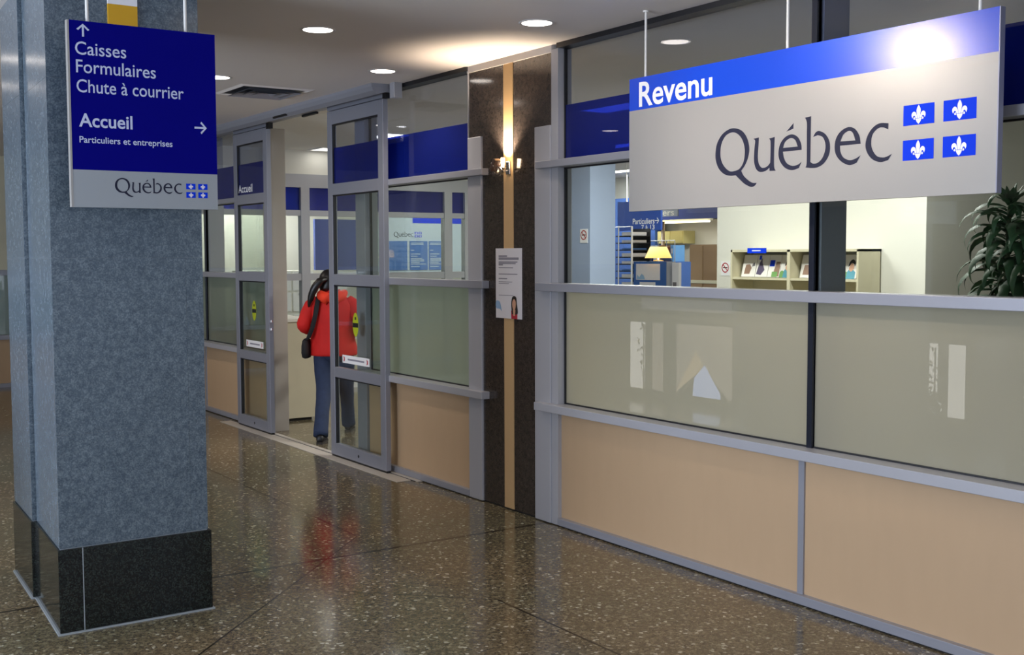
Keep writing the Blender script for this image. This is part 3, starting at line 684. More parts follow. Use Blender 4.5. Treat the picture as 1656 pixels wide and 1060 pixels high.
pane_quads('white_panel', [[(-6.50, 0.45), (-6.33, 0.45), (-6.33, 0.89), (-6.50, 0.89)], [(-6.22, 0.24), (-6.05, 0.24), (-6.05, 0.89), (-6.22, 0.89)]], DY-0.03, M_LW, t); foil(t, -6.30, 0.2, 0.86, 9); foil(t, -6.42, 0.2, 0.5, 5)
# ================================================================== OFFICE BEHIND THE GLASS
tag(box('column_1', -9.55, -9.24, 3.0, 3.33, 0, 3.0, M_PALEBLUE), 'pale blue office column behind the left end of the right window', 'column', kind='structure')
t = thing('wall_screen', (-14.6, 8.1, 0), 'blue partition wall at the back of the office under the ceiling', 'wall', kind='structure')
box('blue_panel', -15.6, -13.97, 8.0, 8.2, 0, 2.62, M_BLUEW, t)
tag(box('trim_2', -13.97, -8.44, 7.9, 8.3, 2.23, 3.0, pbr('navy_fascia', '1d2a62', 0.5)), 'dark navy fascia high on the office back wall', 'fascia', kind='structure')
t = thing('strip_light', (-13.2, 7.88, 2.17), 'thin warm light strip under the navy fascia at the back of the office', 'light')
box('tube', -13.75, -12.6, 7.84, 7.89, 2.175, 2.20, emit('warm_strip_glow', 'ffe9c0', 6.0), t); box('housing', -13.8, -12.55, 7.86, 7.9, 2.20, 2.23, M_CREAM, t)

M_TUBEDIM = emit('dim_fluorescent_panel_glow', 'fffdf4', 1.3)
def panel_light(x, y, label, sx=1.2, sy=0.3, watts=46, tube=None):
    t = thing('ceiling_panel', (x, y, 3.0), label, 'ceiling light', 'fluorescent panels in the office ceiling')
    bm = bmesh.new(); ringm = [(x-sx/2-.02, x+sx/2+.02, y-sy/2-.02, y-sy/2), (x-sx/2-.02, x+sx/2+.02, y+sy/2, y+sy/2+.02), (x-sx/2-.02, x-sx/2, y-sy/2, y+sy/2), (x+sx/2, x+sx/2+.02, y-sy/2, y+sy/2)]
    for a in ringm: bx(bm, *a, 2.988, 3.0)
    obj('panel_frame', bm, M_RIM, t)
    box('diffuser', x-sx/2, x+sx/2, y-sy/2, y+sy/2, 2.992, 2.999, tube or M_TUBE, t)
    lo = area_light('panel_lamp', (0, 0, -0.02), sx*0.96, sy*0.9, watts, (1.0, 0.98, 0.94)); lo.parent = t
panel_light(-13.0, 1.85, 'long office ceiling light seen through the open door, above the inner glazing', sx=0.4, watts=0.5, tube=M_TUBEDIM)
panel_light(-11.2, 1.75, 'long office ceiling light seen over the blue band beside the sliding door', sx=0.5, watts=5)
panel_light(-16.2, 2.15, 'far office ceiling light seen between the pillar and the left door leaf')
panel_light(-14.1, 7.3, 'office ceiling light in front of the blue partition wall')
for x, y, w_ in ((-7.7, 2.3, 62), (-5.7, 2.8, 45), (-10.6, 4.6, 40), (-11.0, 6.8, 46), (-14.6, 4.9, 34)):  # panels added where frames and signs hide them, to light the office
    panel_light(x, y, 'office ceiling light added unseen behind the storefront frames or the signs, to light the room', watts=w_)
# square air vent of the office ceiling
t = thing('ceiling_vent', (-14.2, 2.75, 3.0), 'square air vent in the office ceiling, seen above the inner door glazing', 'air vent')
bm = bmesh.new(); ringq(bm, (-14.2, 2.2), 0.30, 2.999, 0.26, 2.986); obj('outer_frame', bm, M_METAL, t)
bm = bmesh.new(); ringq(bm, (-14.2, 2.2), 0.2, 2.978, 0.14, 2.998); obj('louvre_cone', bm, M_METAL, t)

# inner glazed partition across the entrance
XP = -13.3
t = thing('window_5', (XP, 2.8, 0), 'inner glazed partition with grey frames and a blue band behind the sliding doors', 'window', kind='structure')
Y0, Y1 = 0.16, 5.3
for nm, z0, z1 in (('header', 2.535, 2.70), ('upper_rail', 2.186, 2.255), ('mid_rail', 1.385, 1.47), ('base_rail', 0.0, 0.07)):
    box(nm, XP-0.05, XP+0.04, Y0, Y1, z0, z1, M_METAL_LT if nm != 'base_rail' else M_WHITE, t)
for a, b in ((0.16, 0.26), (1.60, 1.715), (3.66, 3.78), (3.98, 4.08), (5.2, 5.3)): box('post', XP-0.05, XP+0.05, a, b, 0.07, 2.535, M_METAL_LT, t)
box('lower_panel', XP-0.01, XP+0.01, Y0, Y1, 0.07, 0.62, M_CREAM, t)
for a, b in ((0.26, 1.60), (1.715, 3.66), (3.78, 3.98), (4.08, 5.2)):
    box('clear_pane', XP-0.004, XP+0.004, a, b, 1.47, 2.186, M_GLASS, t)
    box('lower_pane', XP-0.004, XP+0.004, a, b, 0.62, 1.385, M_GLASS, t)
    box('blue_pane', XP-0.004, XP+0.004, a, b, 2.255, 2.535, M_BFILM, t)
box('top_wall', XP-0.03, XP+0.03, Y0, Y1, 2.70, 3.0, M_WHITEW, t)

t = thing('reception_counter', (-11.2, 0.45, 0), 'cream half-height counter end inside the left door jamb', 'counter')
box('counter_body', -11.9, -10.90, 0.20, 0.72, 0.03, 1.02, M_CREAM, t); box('counter_top', -11.9, -10.88, 0.19, 0.73, 1.02, 1.05, M_WHITEW, t); box('toe_kick', -11.88, -10.93, 0.22, 0.67, 0, 0.03, M_BLACK, t)

# information board behind the inner glazing
t = thing('information_board', (-16.9, 5.0, 1.3), 'pale information board reading Québec above blue notice panels, behind the glass', 'notice board')
M_PBOARD = pbr('pale_board', 'bcc9d6', 0.5); M_MBLUE = pbr('mid_blue_notice', '4a74b8', 0.5)
XB = -16.0
box('board', XB-0.06, XB, 4.1, 6.2, 1.36, 2.30, M_PBOARD, t)
box('board_leg', XB-0.05, XB-0.01, 4.15, 4.2, 0, 1.36, M_METAL, t); box('board_leg', XB-0.05, XB-0.01, 6.1, 6.15, 0, 1.36, M_METAL, t)
box('top_band', XB-0.06, XB+0.002, 4.7, 6.2, 2.20, 2.30, M_FLAG, t)
for i, (a, b) in enumerate(((4.20, 4.595), (4.64, 4.965), (4.99, 5.30))):
    pn = box('notice_panel', XB, XB+0.008, a, b, 1.455, 1.915, M_MBLUE, t)
    if i:
        bm = bmesh.new()
        for z, wd in ((1.885, .23), (1.865, .23), (1.77, .06), (1.71, .17), (1.675, .12), (1.64, .2), (1.62, .24), (1.60, .24), (1.575, .16), (1.55, .27), (1.51, .16)): bx(bm, XB+0.008, XB+0.0086, a+0.02, a+0.02+wd, z-0.006, z+0.006)
        obj('print_lines', bm, M_PBOARD, pn)
quebec(t, plane_m((XB+0.001, 4.36, 1.985), (0, 1, 0), (0, 0, 1)), 0.335)
flags(t, plane_m((XB+0.001, 4.735, 1.975), (0, 1, 0), (0, 0, 1)), 0.055, 0.035, (0.0, 0.07), (0.0, 0.05))
tag(box('wall_panel', -16.06, -16.0, 3.02, 3.78, 1.47, 2.24, pbr('deep_blue_panel', '1c3f94', 0.35)), 'deep blue panel hanging behind the inner glazing, right of the entering person', 'panel')
t = thing('filing_cabinet', (-16.2, 2.6, 0), 'white filing cabinet with small black-outlined drawers beyond the inner glazing', 'cabinet')
box('body', -16.5, -16.0, 1.9, 3.0, 0.0, 1.47, M_WHITEW, t)
for z in (0.20, 0.53, 0.86, 1.17):
    for y in (1.93, 2.29, 2.65):
        dr = box('drawer', -16.0, -15.985, y, y+0.33, z, z+0.28, M_WHITE, t); box('handle', -15.985, -15.975, y+0.09, y+0.24, z+0.245, z+0.265, M_BLACK, dr)

# ---- brochure shelf on the white wall
t = thing('brochure_shelf', (-7.19, 3.85, 0), 'cream two-bay brochure shelf with blue tags against the bright white wall', 'shelf')
M_SHELF = pbr('cream_shelf_steel', 'cfc8ac', 0.45, var=0.015)
xa, xm, xb = -7.945, -7.215, -6.43
for a, b in ((xa, xa+0.02), (xm-0.018, xm+0.018), (xb-0.02, xb)): box('side_panel', a, b, 3.70, 4.0, 0, 1.735, M_SHELF, t)
box('top_panel', xa, xb, 3.70, 4.0, 1.715, 1.737, M_SHELF, t); box('back_panel', xa, xb, 3.985, 3.995, 0, 1.715, M_SHELF, t)
for z in (0.08, 0.54, 1.0, 1.455):
    for a, b in ((xa+0.02, xm-0.018), (xm+0.018, xb-0.02)): box('shelf_board', a, b, 3.705, 3.985, z, z+0.02, M_SHELF, t)
for a in (-7.72, -6.935):
    tg = box('blue_tag', a, a+0.235, 3.692, 3.70, 1.703, 1.752, M_FLAG, t); box('tag_print', a+0.06, a+0.17, 3.6912, 3.692, 1.722, 1.732, M_WHITE, tg)
M_COV = pbr('brochure_cover', 'e4e0dc', 0.5); M_PHOTO = pbr('grey_cover_photo', '6f6a70', 0.5); M_GREEN = pbr('green_print', '6d9a58', 0.5); M_BROWNP = pbr('brown_print', '8d7060', 0.5)
def brochure(x, w_, kind, label):
    t = thing('brochure', (x+w_/2, 3.80, 1.475), label, 'brochure', 'brochures on the upper shelf')
    lean = Matrix.Translation((x+w_/2, 3.80, 1.4756)) @ Matrix.Rotation(math.radians(-14), 4, 'X')
    bm = bmesh.new(); vs = bx(bm, -w_/2, w_/2, -0.006, 0.0, 0.003, 0.215)
    for v in vs: v.co = lean @ v.co
    obj('cover', bm, M_COV, t)
    M = lean @ Matrix(((1, 0, 0, -w_/2), (0, 0, -1, -0.006), (0, 1, 0, 0), (0, 0, 0, 1)))
    if kind == 0:
        flat('cover_photo', [(0.03, 0.03), (0.10, 0.03), (0.12, 0.09), (0.09, 0.125), (0.04, 0.12)], M, M_BROWNP, t); flat('cover_mark', [(0.12, 0.10), (0.16, 0.11), (0.15, 0.14), (0.125, 0.13)], M, M_PHOTO, t)
    elif kind == 1:
        flat('cover_photo', [(0.01, 0.03), (0.07, 0.02), (0.11, 0.07), (0.07, 0.14), (0.06, 0.19), (0.03, 0.13)], M, pbr('violet_print', '544a66', 0.5), t); flat('cover_mark', [(0.02, 0.17), (0.05, 0.17), (0.05, 0.21), (0.02, 0.21)], M, M_FLAG, t)
    elif kind == 2:
        flat('cover_photo', [(0.06, 0.01), (0.14, 0.01), (0.14, 0.15), (0.09, 0.15)], M, M_BROWNP, t); flat('cover_mark', [(0.01, 0.105), (0.07, 0.105), (0.07, 0.165), (0.01, 0.165)], M, M_FLAG, t)
        flat('cover_strip', [(0.05, 0.005), (0.12, 0.005), (0.12, 0.055), (0.05, 0.055)], M, M_GREEN, t, 0.0009)
    else:
        flat('cover_photo', [(0.03, 0.0), (0.135, 0.0), (0.135, 0.06), (0.10, 0.085), (0.06, 0.085), (0.035, 0.05)], M, pbr('teal_print', '4f93a8', 0.5), t)
        fc = flat('cover_face', [(0.06, 0.085), (0.065, 0.12), (0.085, 0.14), (0.11, 0.12), (0.108, 0.085), (0.085, 0.065)], M, M_SKIN, t, 0.0009, 3); flat('cover_hair', [(0.05, 0.11), (0.06, 0.155), (0.09, 0.175), (0.12, 0.15), (0.12, 0.11), (0.105, 0.135), (0.08, 0.14), (0.065, 0.12)], M, M_HAIR, fc, 0.0012, 3)
        flat('cover_strip', [(0.0, 0.0), (0.04, 0.0), (0.045, 0.06), (0.02, 0.07), (0.0, 0.05)], M, M_GREEN, t, 0.0009)
for bay, x0, nm in ((0, xa+0.045, 'left bay of the cream shelf'), (1, xm+0.045, 'right bay of the cream shelf')):
    brochure(x0, 0.172, 0, 'white brochure with brown picture, first in the ' + nm)
    brochure(x0+0.178, 0.152, 1, 'brochure with violet figure, second in the ' + nm)
    brochure(x0+0.335, 0.145, 2, 'brochure with small blue square, third in the ' + nm)
    brochure(x0+0.485, 0.15, 3, 'brochure with a dark-haired face, last in the ' + nm)

# ---- no smoking signs
def no_smoking(x, y, z, s, label):
    t = thing('no_smoking_sign', (x, y, z), label, 'sign', 'no smoking signs in the office')
    box('sign_plate', x-s*0.62, x+s*0.62, y-0.004, y, z-s*0.8, z+s*0.62, M_WHITE, t)
    M = plane_m((x, y-0.004, z), (1, 0, 0), (0, 0, 1))
    ring = [(0.5*s*math.cos(a*math.pi/16), 0.5*s*math.sin(a*math.pi/16)) for a in range(32)]; inn = [(p[0]*0.78, p[1]*0.78) for p in ring]
    shape('red_ring', [ring, inn], M, M_RED, t, 0.0012)
    shape('red_bar', [[(-0.33*s, 0.26*s), (-0.26*s, 0.33*s), (0.33*s, -0.26*s), (0.26*s, -0.33*s)]], M, M_RED, t, 0.0012)
    shape('cigarette', [[(-0.3*s, -0.05*s), (0.3*s, -0.05*s), (0.3*s, 0.06*s), (-0.3*s, 0.06*s)]], M, M_BLACK, t, 0.0008)
no_smoking(-8.318, 4.0, 1.56, 0.10, 'no smoking sign on the bright white wall left of the brochure shelf')
no_smoking(-9.34, 3.0, 1.895, 0.10, 'no smoking sign on the pale blue office column')

# ---- letter tray tower
t = thing('letter_tray_tower', (-10.52, 4.62, 0), 'tall white-framed rack of black letter trays left of the blue cabinet', 'rack')
box('base_cabinet', -10.72, -10.36, 4.5, 4.8, 0, 1.20, M_BLUEW, t)
bm = bmesh.new(); tube(bm, [(-10.70, 4.5, 1.20), (-10.70, 4.5, 2.02), (-10.37, 4.5, 2.02), (-10.37, 4.5, 1.20)], 0.012, 8); tube(bm, [(-10.61, 4.495, 1.20), (-10.61, 4.495, 2.03)], 0.008, 8); obj('frame', bm, M_WHITE, t)
for k in range(9):
    z = 1.24+k*0.083
    tr = box('tray', -10.69, -10.38, 4.52, 4.78, z, z+0.012, M_BLACK, t); box('papers', -10.59, -10.41, 4.53, 4.76, z+0.012, z+0.03+0.012*(k % 3), M_PAPER if k % 3 else M_MBLUE, tr)
box('tray_back', -10.70, -10.37, 4.78, 4.79, 1.2, 2.0, M_BLACK, t)

# ---- blue cabinet with notice, lamp on it
t = thing('display_cabinet', (-10.05, 4.62, 0), 'blue cabinet with a framed white page, under the small table lamp', 'cabinet')
box('cabinet_body', -10.335, -9.765, 4.5, 4.63, 0, 1.612, pbr('cabinet_blue', '2f5da6', 0.5), t)
box('cabinet_end', -9.765, -9.755, 4.5, 4.63, 0, 1.612, M_METAL, t)
pg = box('framed_page', -10.285, -9.87, 4.494, 4.5, 1.40, 1.585, M_PAPER, t); flat('page_picture', [(0.01, 0.005), (0.16, 0.005), (0.14, 0.05), (0.10, 0.07), (0.06, 0.03), (0.02, 0.06)], plane_m((-10.285, 4.494, 1.40), (1, 0, 0), (0, 0, 1)), M_PBLUE, pg)
box('lower_page', -10.22, -9.95, 4.494, 4.5, 1.30, 1.375, M_PAPER, t)
t = thing('table_lamp', (-9.975, 4.565, 1.612), 'small table lamp with a glowing yellow shade on the blue cabinet', 'lamp')
bm = bmesh.new(); lathe(bm, [(0, 0), (0.06, 0), (0.06, 0.012), (0.02, 0.02), (0.016, 0.05), (0.0, 0.05)], (-9.975, 4.565, 1.612), 20); obj('base', bm, M_CHROME, t, smooth=True)
bm = bmesh.new(); lathe(bm, [(0.155, 0.04), (0.095, 0.17), (0.092, 0.17), (0.152, 0.04)], (-9.975, 4.565, 1.612), 28); obj('lamp_shade', bm, pbr('lit_lamp_shade', 'f2cf86', 0.8, emis='ffbf62', estr=0.9), t, smooth=True)
bm = bmesh.new(); lathe(bm, [(0, 0.05), (0.02, 0.06), (0.03, 0.09), (0.018, 0.12), (0, 0.125)], (-9.975, 4.565, 1.612), 14); obj('bulb', bm, emit('warm_bulb', 'ffd9a0', 12), t, smooth=True)
t = thing('leaflet_holder', (-9.68, 4.7, 0), 'narrow white leaflet holder standing at the right end of the blue cabinet', 'holder')
box('stand', -9.73, -9.63, 4.6, 4.7, 0, 1.30, M_METAL, t); box('leaflets', -9.735, -9.625, 4.56, 4.6, 1.28, 1.60, M_PAPER, t); box('leaflet_picture', -9.72, -9.66, 4.558, 4.56, 1.30, 1.38, M_PHOTO, t)

# ---- book shelf further back
t = thing('book_shelf', (-12.85, 7.1, 0), 'low book shelf with a wire rail behind the table lamp', 'shelf')
box('body', -13.32, -12.38, 7.0, 7.3, 0, 1.585, M_BLUEW, t)
t = thing('wire_rail', (-12.85, 7.01, 1.585), 'thin wire rail standing along the front of the rear book shelf', 'rail')
bm = bmesh.new()
tube(bm, [(-13.3, 7.008, 1.585), (-13.3, 7.008, 1.89), (-12.4, 7.008, 1.89), (-12.4, 7.008, 1.585)], 0.008, 6)
for x in (-13.12, -12.94, -12.76, -12.58): tube(bm, [(x, 7.008, 1.585), (x, 7.008, 1.89)], 0.007, 6)
obj('rail_frame', bm, M_METAL, t)
cols = [('blue', '2b56a8'), ('white', 'dcdcd8'), ('pale grey', 'a9b2bd'), ('navy', '1d2f66'), ('white', 'e2e0da'), ('brown', '7c5a3e'), ('cream', 'cfc5a8'), ('rust', '98523a'), ('sky blue', '6aa0d8')]
for k, (cn, ch) in enumerate(cols):
    x = -13.24 + k*0.094
    h = 0.19+0.05*((k*7) % 3)/2
    t = thing('binder', (x, 7.12, 1.585), 'upright %s binder, number %s from the left on the rear book shelf' % (cn, ['one', 'two', 'three', 'four', 'five', 'six', 'seven', 'eight', 'nine'][k]), 'binder', 'binders on the rear book shelf')
    bm = bmesh.new(); bx(bm, x-0.033, x+0.033, 7.03, 7.25, 1.585, 1.585+h); obj('cover', bm, pbr('binder_'+cn.replace(' ', '_'), ch, 0.5), t, bevel=0.004)
    box('spine_label', x-0.02, x+0.02, 7.0285, 7.03, 1.585+h*0.5, 1.585+h*0.8, M_PAPER, t)
t = thing('overhead_cabinet', (-13.66, 8.1, 1.88), 'pale yellow overhead cupboard on the back wall behind the table lamp', 'cupboard')
box('carcass', -13.96, -13.36, 8.05, 8.295, 1.86, 2.06, pbr('pale_yellow_laminate', 'd9cf92', 0.5), t); box('cupboard_door', -13.95, -13.66, 8.035, 8.05, 1.87, 2.05, pbr('pale_yellow_door', 'dccf8c', 0.5), t); box('cupboard_door', -13.65, -13.37, 8.035, 8.05, 1.87, 2.05, pbr('pale_yellow_door_two', 'd6c987', 0.5), t)
t = thing('floor_pole', (-13.55, 7.9, 0), 'thin brown pole standing at the back of the office behind the lamp', 'pole')
bm = bmesh.new(); tube(bm, [(-13.50, 7.75, 0.02), (-13.50, 7.75, 2.2)], 0.03, 12); obj('shaft', bm, pbr('brown_pole', '7a6653', 0.4), t, smooth=True)
bm = bmesh.new(); lathe(bm, [(0, 0), (0.16, 0), (0.16, 0.015), (0.03, 0.03), (0, 0.03)], (-13.50, 7.75, 0), 24); obj('foot', bm, M_BLACK, t)
t = thing('coat', (-12.0, 6.9, 1.3), 'dark navy coat hanging right of the brown pole at the back', 'coat')
ringsC = []
for z, rx, ry in ((1.12, 0.17, 0.09), (1.30, 0.16, 0.09), (1.45, 0.145, 0.085), (1.60, 0.11, 0.07), (1.68, 0.06, 0.045), (1.72, 0.03, 0.03)):
    ringsC.append([(-12.42+rx*math.cos(a*math.pi/8)+0.01*math.cos(a*2.4), 6.85+ry*math.sin(a*math.pi/8), z) for a in range(16)])
bm = bmesh.new(); loft(bm, ringsC); obj('coat_body', bm, pbr('navy_cloth', '1a2340', 0.9), t, smooth=True)
bm = bmesh.new(); tube(bm, [(-12.42, 6.85, 0.0), (-12.42, 6.85, 1.74)], 0.015, 8); lathe(bm, [(0, 0), (0.15, 0), (0.15, 0.015), (0, 0.02)], (-12.42, 6.85, 0), 20); obj('coat_stand', bm, M_BLACK, t)
t = thing('wardrobe', (-12.95, 8.1, 0), 'flat brown cupboard against the back wall of the office', 'cupboard')
box('carcass', -13.10, -12.50, 7.95, 8.295, 0, 1.84, pbr('brown_laminate', '8f7558', 0.5), t); box('cupboard_door', -13.09, -12.81, 7.935, 7.95, 0.05, 1.82, pbr('brown_door', '957a5c', 0.5), t); box('cupboard_door', -12.79, -12.51, 7.935, 7.95, 0.05, 1.82, pbr('brown_door_two', '8c7154', 0.5), t); box('low_edge', -13.1, -12.5, 7.93, 7.95, 1.25, 1.30, M_CREAM, t)

# ---- office hanging signs
t = thing('hanging_sign', (-12.0, 6.02, 2.02), 'blue office sign reading Particuliers 7 à 13 with an arrow, behind the glass', 'sign', 'signs hanging in the office')
box('blue_panel', -12.47, -11.565, 6.0, 6.03, 2.018, 2.42, pbr('office_sign_blue', '2a4fa8', 0.45), t)
text('lettering', 'Particuliers', plane_m((-12.14, 6.0, 2.108), (1, 0, 0), (0, 0, 1)), 0.078, 0.45, M_WHITE, t, bold=0.014)
text('lettering', '7 à 13', plane_m((-11.96, 6.0, 2.030), (1, 0, 0), (0, 0, 1)), 0.066, 0.27, M_WHITE, t, bold=0.014)
arrow(plane_m((-11.64, 6.0, 2.145), (1, 0, 0), (0, 0, 1)), 0.085, M_WHITE, t)
for x in (-12.3, -11.75):
    bm = bmesh.new(); tube(bm, [(x, 6.015, 2.42), (x, 6.015, 3.0)], 0.006, 8); obj('hanging_rod', bm, M_RODW, t)
t = thing('hanging_sign', (-13.7, 7.82, 2.22), 'grey office sign with the word Particuliers half hidden behind the blue one', 'sign', 'signs hanging in the office')
box('grey_panel', -14.35, -13.0, 7.6, 7.62, 2.27, 2.52, pbr('grey_office_sign', '70747c', 0.5), t)
text('lettering', 'Particuliers', plane_m((-14.03, 7.6, 2.285), (1, 0, 0), (0, 0, 1)), 0.10, 0.95, pbr('grey_sign_lettering', 'b9b4a8', 0.5), t, bold=0.006)
for x in (-14.2, -13.2):
    bm = bmesh.new(); tube(bm, [(x, 7.61, 2.52), (x, 7.61, 3.0)], 0.006, 8); obj('hanging_rod', bm, M_RODW, t)

# ---- leafy office plant
def plant(cx_, cy_, top):
    rng = random.Random(11)
    t = thing('potted_dracaena', (cx_, cy_, 0), 'tall leafy green office plant behind the glass at the right edge', 'plant')
    bm = bmesh.new(); lathe(bm, [(0, 0), (0.15, 0), (0.19, 0.36), (0.195, 0.38), (0.17, 0.38), (0.16, 0.33), (0, 0.33)], (cx_, cy_, 0), 28); obj('pot', bm, pbr('plant_pot', '4a4f55', 0.5), t, smooth=True)
    bm = bmesh.new(); tube(bm, [(cx_, cy_, 0.3), (cx_+0.01, cy_, 0.9), (cx_-0.01, cy_, 1.5), (cx_, cy_, top-0.10)], [0.026, 0.023, 0.018, 0.012], 10); tube(bm, [(cx_+0.05, cy_+0.03, 0.3), (cx_+0.12, cy_+0.02, 1.0), (cx_+0.18, cy_, 1.75)], [0.022, 0.02, 0.012], 10); obj('stem', bm, pbr('plant_stem', '4f5a3c', 0.8), t, smooth=True)
    bm = bmesh.new()
    def leaf_(p, az, ln, wd, up, droop):
        d = Vector((math.cos(az), math.sin(az), 0)); s = Vector((-math.sin(az), math.cos(az), 0))
        n = 9; prev = None; pos = Vector(p); ang = up
        for i in range(n+1):
            u = i/n; wv = wd*(0.35+1.3*u if u < 0.5 else 2.0*(1-u)*1.0+0.0) if u < 0.5 else wd*max(0.02, (1-(u-0.5)*2)**0.8)
            nz_ = d*(-math.sin(ang)) + Vector((0, 0, math.cos(ang)))
            k = 0.25*wv*math.sin(u*9+az*3)
            tw = s*wv + nz_*(-0.35*wv)
            tw2 = -s*wv + nz_*(-0.35*wv)
            row = [bm.verts.new(pos+tw+nz_*k), bm.verts.new(pos), bm.verts.new(pos+tw2-nz_*k)]
            if prev:
                for j in (0, 1): bm.faces.new((prev[j], prev[j+1], row[j+1], row[j]))
            prev = row
            ang -= droop/n*(0.5+1.0*u)
            pos = pos + (d*math.cos(ang)+Vector((0, 0, math.sin(ang))))*(ln/n)
    for (sx, sy, z0, z1, cnt) in ((cx_, cy_, 1.30, top-0.10, 92), (cx_+0.18, cy_, 1.25, 1.80, 60)):
        for i in range(cnt):
            u = i/(cnt-1); z = z0+(z1-z0)*u
            leaf_((sx, sy, z), i*2.39996+rng.uniform(-.3, .3), rng.uniform(0.34, 0.52)*(1-0.30*u*u), rng.uniform(0.026, 0.040), rng.uniform(0.35, 0.8)+0.30*u, rng.uniform(2.4, 3.4))
    for i in range(12): leaf_((cx_, cy_, top-0.10), i*0.5236*2.1, rng.uniform(0.10, 0.16), 0.024, rng.uniform(0.9, 1.4), rng.uniform(0.2, 0.9))
    m = pbr('plant_leaf_green', '2c5230', 0.55, var=0.45, vscale=5.0)
    obj('foliage', bm, m, t, smooth=True)
plant(-4.085, 2.2, 2.09)
# ================================================================== PERSON WALKING IN
def person():
    F_ = Vector((-0.82, 0.572, 0)).normalized(); R_ = Vector((F_.y, -F_.x, 0))
    root = Vector((-9.72, 0.36, 0))
    PM = Matrix(((R_.x, F_.x, 0, root.x), (R_.y, F_.y, 0, root.y), (0, 0, 0.962, 0), (0, 0, 0, 1)))
    P = lambda x, y, z: PM @ Vector((x, y, z))
    t = thing('person', tuple(root), 'person in red jacket and blue jeans walking in through the sliding door', 'person')
    NS = 20
    def ring(c, rx, ry, tilt=None, wob=0.0, ph=0.0):
        """ellipse about c; tilt = direction the ring faces (default up)"""
        d = Vector(tilt).normalized() if tilt else Vector((0, 0, 1))
        u = Vector((1, 0, 0)); u = (u - d*u.dot(d)).normalized(); v = d.cross(u)
        return [P(*(Vector(c)+u*rx*(1+wob*math.sin(3*a*2*math.pi/NS+ph))*math.cos(a*2*math.pi/NS)+v*ry*(1+wob*math.sin(4*a*2*math.pi/NS+ph*2))*math.sin(a*2*math.pi/NS))) for a in range(NS)]
    def limb(bm, pts, radii, sub=4, wob=0.0, flat=1.0, cap0=True, cap1=True):
        # smooth centre line through the joints with a taper, one ring per step
        n = len(pts); V = [Vector(p) for p in pts]; rings = []; cs = []; rr = []
        for i in range(n-1):
            p0, p1, p2, p3 = V[max(i-1, 0)], V[i], V[i+1], V[min(i+2, n-1)]
            for k in range(sub):
                s = k/sub
                cs.append(0.5*((2*p1)+(p2-p0)*s+(2*p0-5*p1+4*p2-p3)*s*s+(3*p1-p0-3*p2+p3)*s**3)); rr.append(radii[i]*(1-s)+radii[i+1]*s)
        cs.append(V[-1]); rr.append(radii[-1])
        for i, c in enumerate(cs):
            d = cs[min(i+1, len(cs)-1)]-cs[max(i-1, 0)]
            if d.z < 0: pass
            rings.append(ring(c, rr[i], rr[i]*flat, d, wob, i*1.7))
        loft(bm, rings, cap0, cap1)
    skin = pbr('person_skin', 'c99a80', 0.5)
    # --- body: one skinned surface
    bm = bmesh.new(); lay = bm.verts.layers.skin.verify()
    def chain(start, pts):
        prev = start
        for p, r in pts:
            v = bm.verts.new(P(*p)); v[lay].radius = (r, r)
            if prev is not None: bm.edges.new((prev, v))
            prev = v
        return prev
    pel = bm.verts.new(P(0, 0, 0.88)); pel[lay].radius = (0.115, 0.10); pel[lay].use_root = True
    chest = chain(pel, [((0, 0.0, 1.04), 0.10), ((0, 0.0, 1.20), 0.115), ((0, 0.0, 1.30), 0.10)])
    neck = chain(chest, [((-0.01, 0.0, 1.37), 0.05), ((-0.02, 0.015, 1.43), 0.045)])
    hands = []
    for s, elb, wri in ((-1, (-0.275, -0.06, 1.07), (-0.20, 0.17, 1.03)), (1, (0.27, -0.05, 1.07), (0.235, 0.18, 1.06))):
        w_ = chain(chest, [((s*0.16, 0, 1.315), 0.055), (elb, 0.040), (wri, 0.026)])
        wv = Vector(wri); fwd = (wv-Vector(elb)).normalized(); side = Vector((0, 0, 1)).cross(fwd).normalized(); upv = fwd.cross(side)
        palm = chain(w_, [(tuple(wv+fwd*0.045), 0.026), (tuple(wv+fwd*0.085), 0.024)])
        for k, (off, ln) in enumerate(((-0.027, 0.060), (-0.009, 0.072), (0.009, 0.068), (0.026, 0.052))):
            b0 = wv+fwd*0.085+side*off
            chain(palm, [(tuple(b0+fwd*0.012), 0.009), (tuple(b0+fwd*ln*0.55-upv*0.008), 0.0085), (tuple(b0+fwd*ln*0.85-upv*0.032), 0.007)])
        tb = wv+fwd*0.03
        chain(palm, [(tuple(tb-side*s*-0.034+fwd*0.01), 0.010), (tuple(tb-side*s*-0.05+fwd*0.045-upv*0.012), 0.008)])
    for s, kn, an in ((-1, (-0.075, -0.10, 0.475), (-0.065, -0.37, 0.10)), (1, (0.085, 0.17, 0.48), (0.075, 0.36, 0.10))):
        chain(pel, [((s*0.085, 0, 0.82), 0.085), (kn, 0.055), (an, 0.038), ((an[0], an[1]+0.10, 0.04), 0.03)])
    me = bpy.data.meshes.new('tmpskin'); bm.to_mesh(me); bm.free()
    tmp = bpy.data.objects.new('tmpskin', me); C.objects.link(tmp)
    tmp.modifiers.new('skin', 'SKIN'); ss = tmp.modifiers.new('sub', 'SUBSURF'); ss.levels = 1; ss.render_levels = 1
    bpy.context.view_layer.update()
    me2 = bpy.data.meshes.new_from_object(tmp.evaluated_get(bpy.context.evaluated_depsgraph_get())); bpy.data.objects.remove(tmp)
    bm = bmesh.new(); bm.from_mesh(me2); bpy.data.meshes.remove(me2)
    # head: profile rings with nose and ears, turned a little to the right
    HT = Matrix.Translation((-0.03, 0.025, 1.50)) @ Matrix.Rotation(math.radians(-28), 4, 'Z') @ Matrix.Rotation(math.radians(-6), 4, 'X')
    H = lambda x, y, z: PM @ (HT @ Vector((x, y, z)))
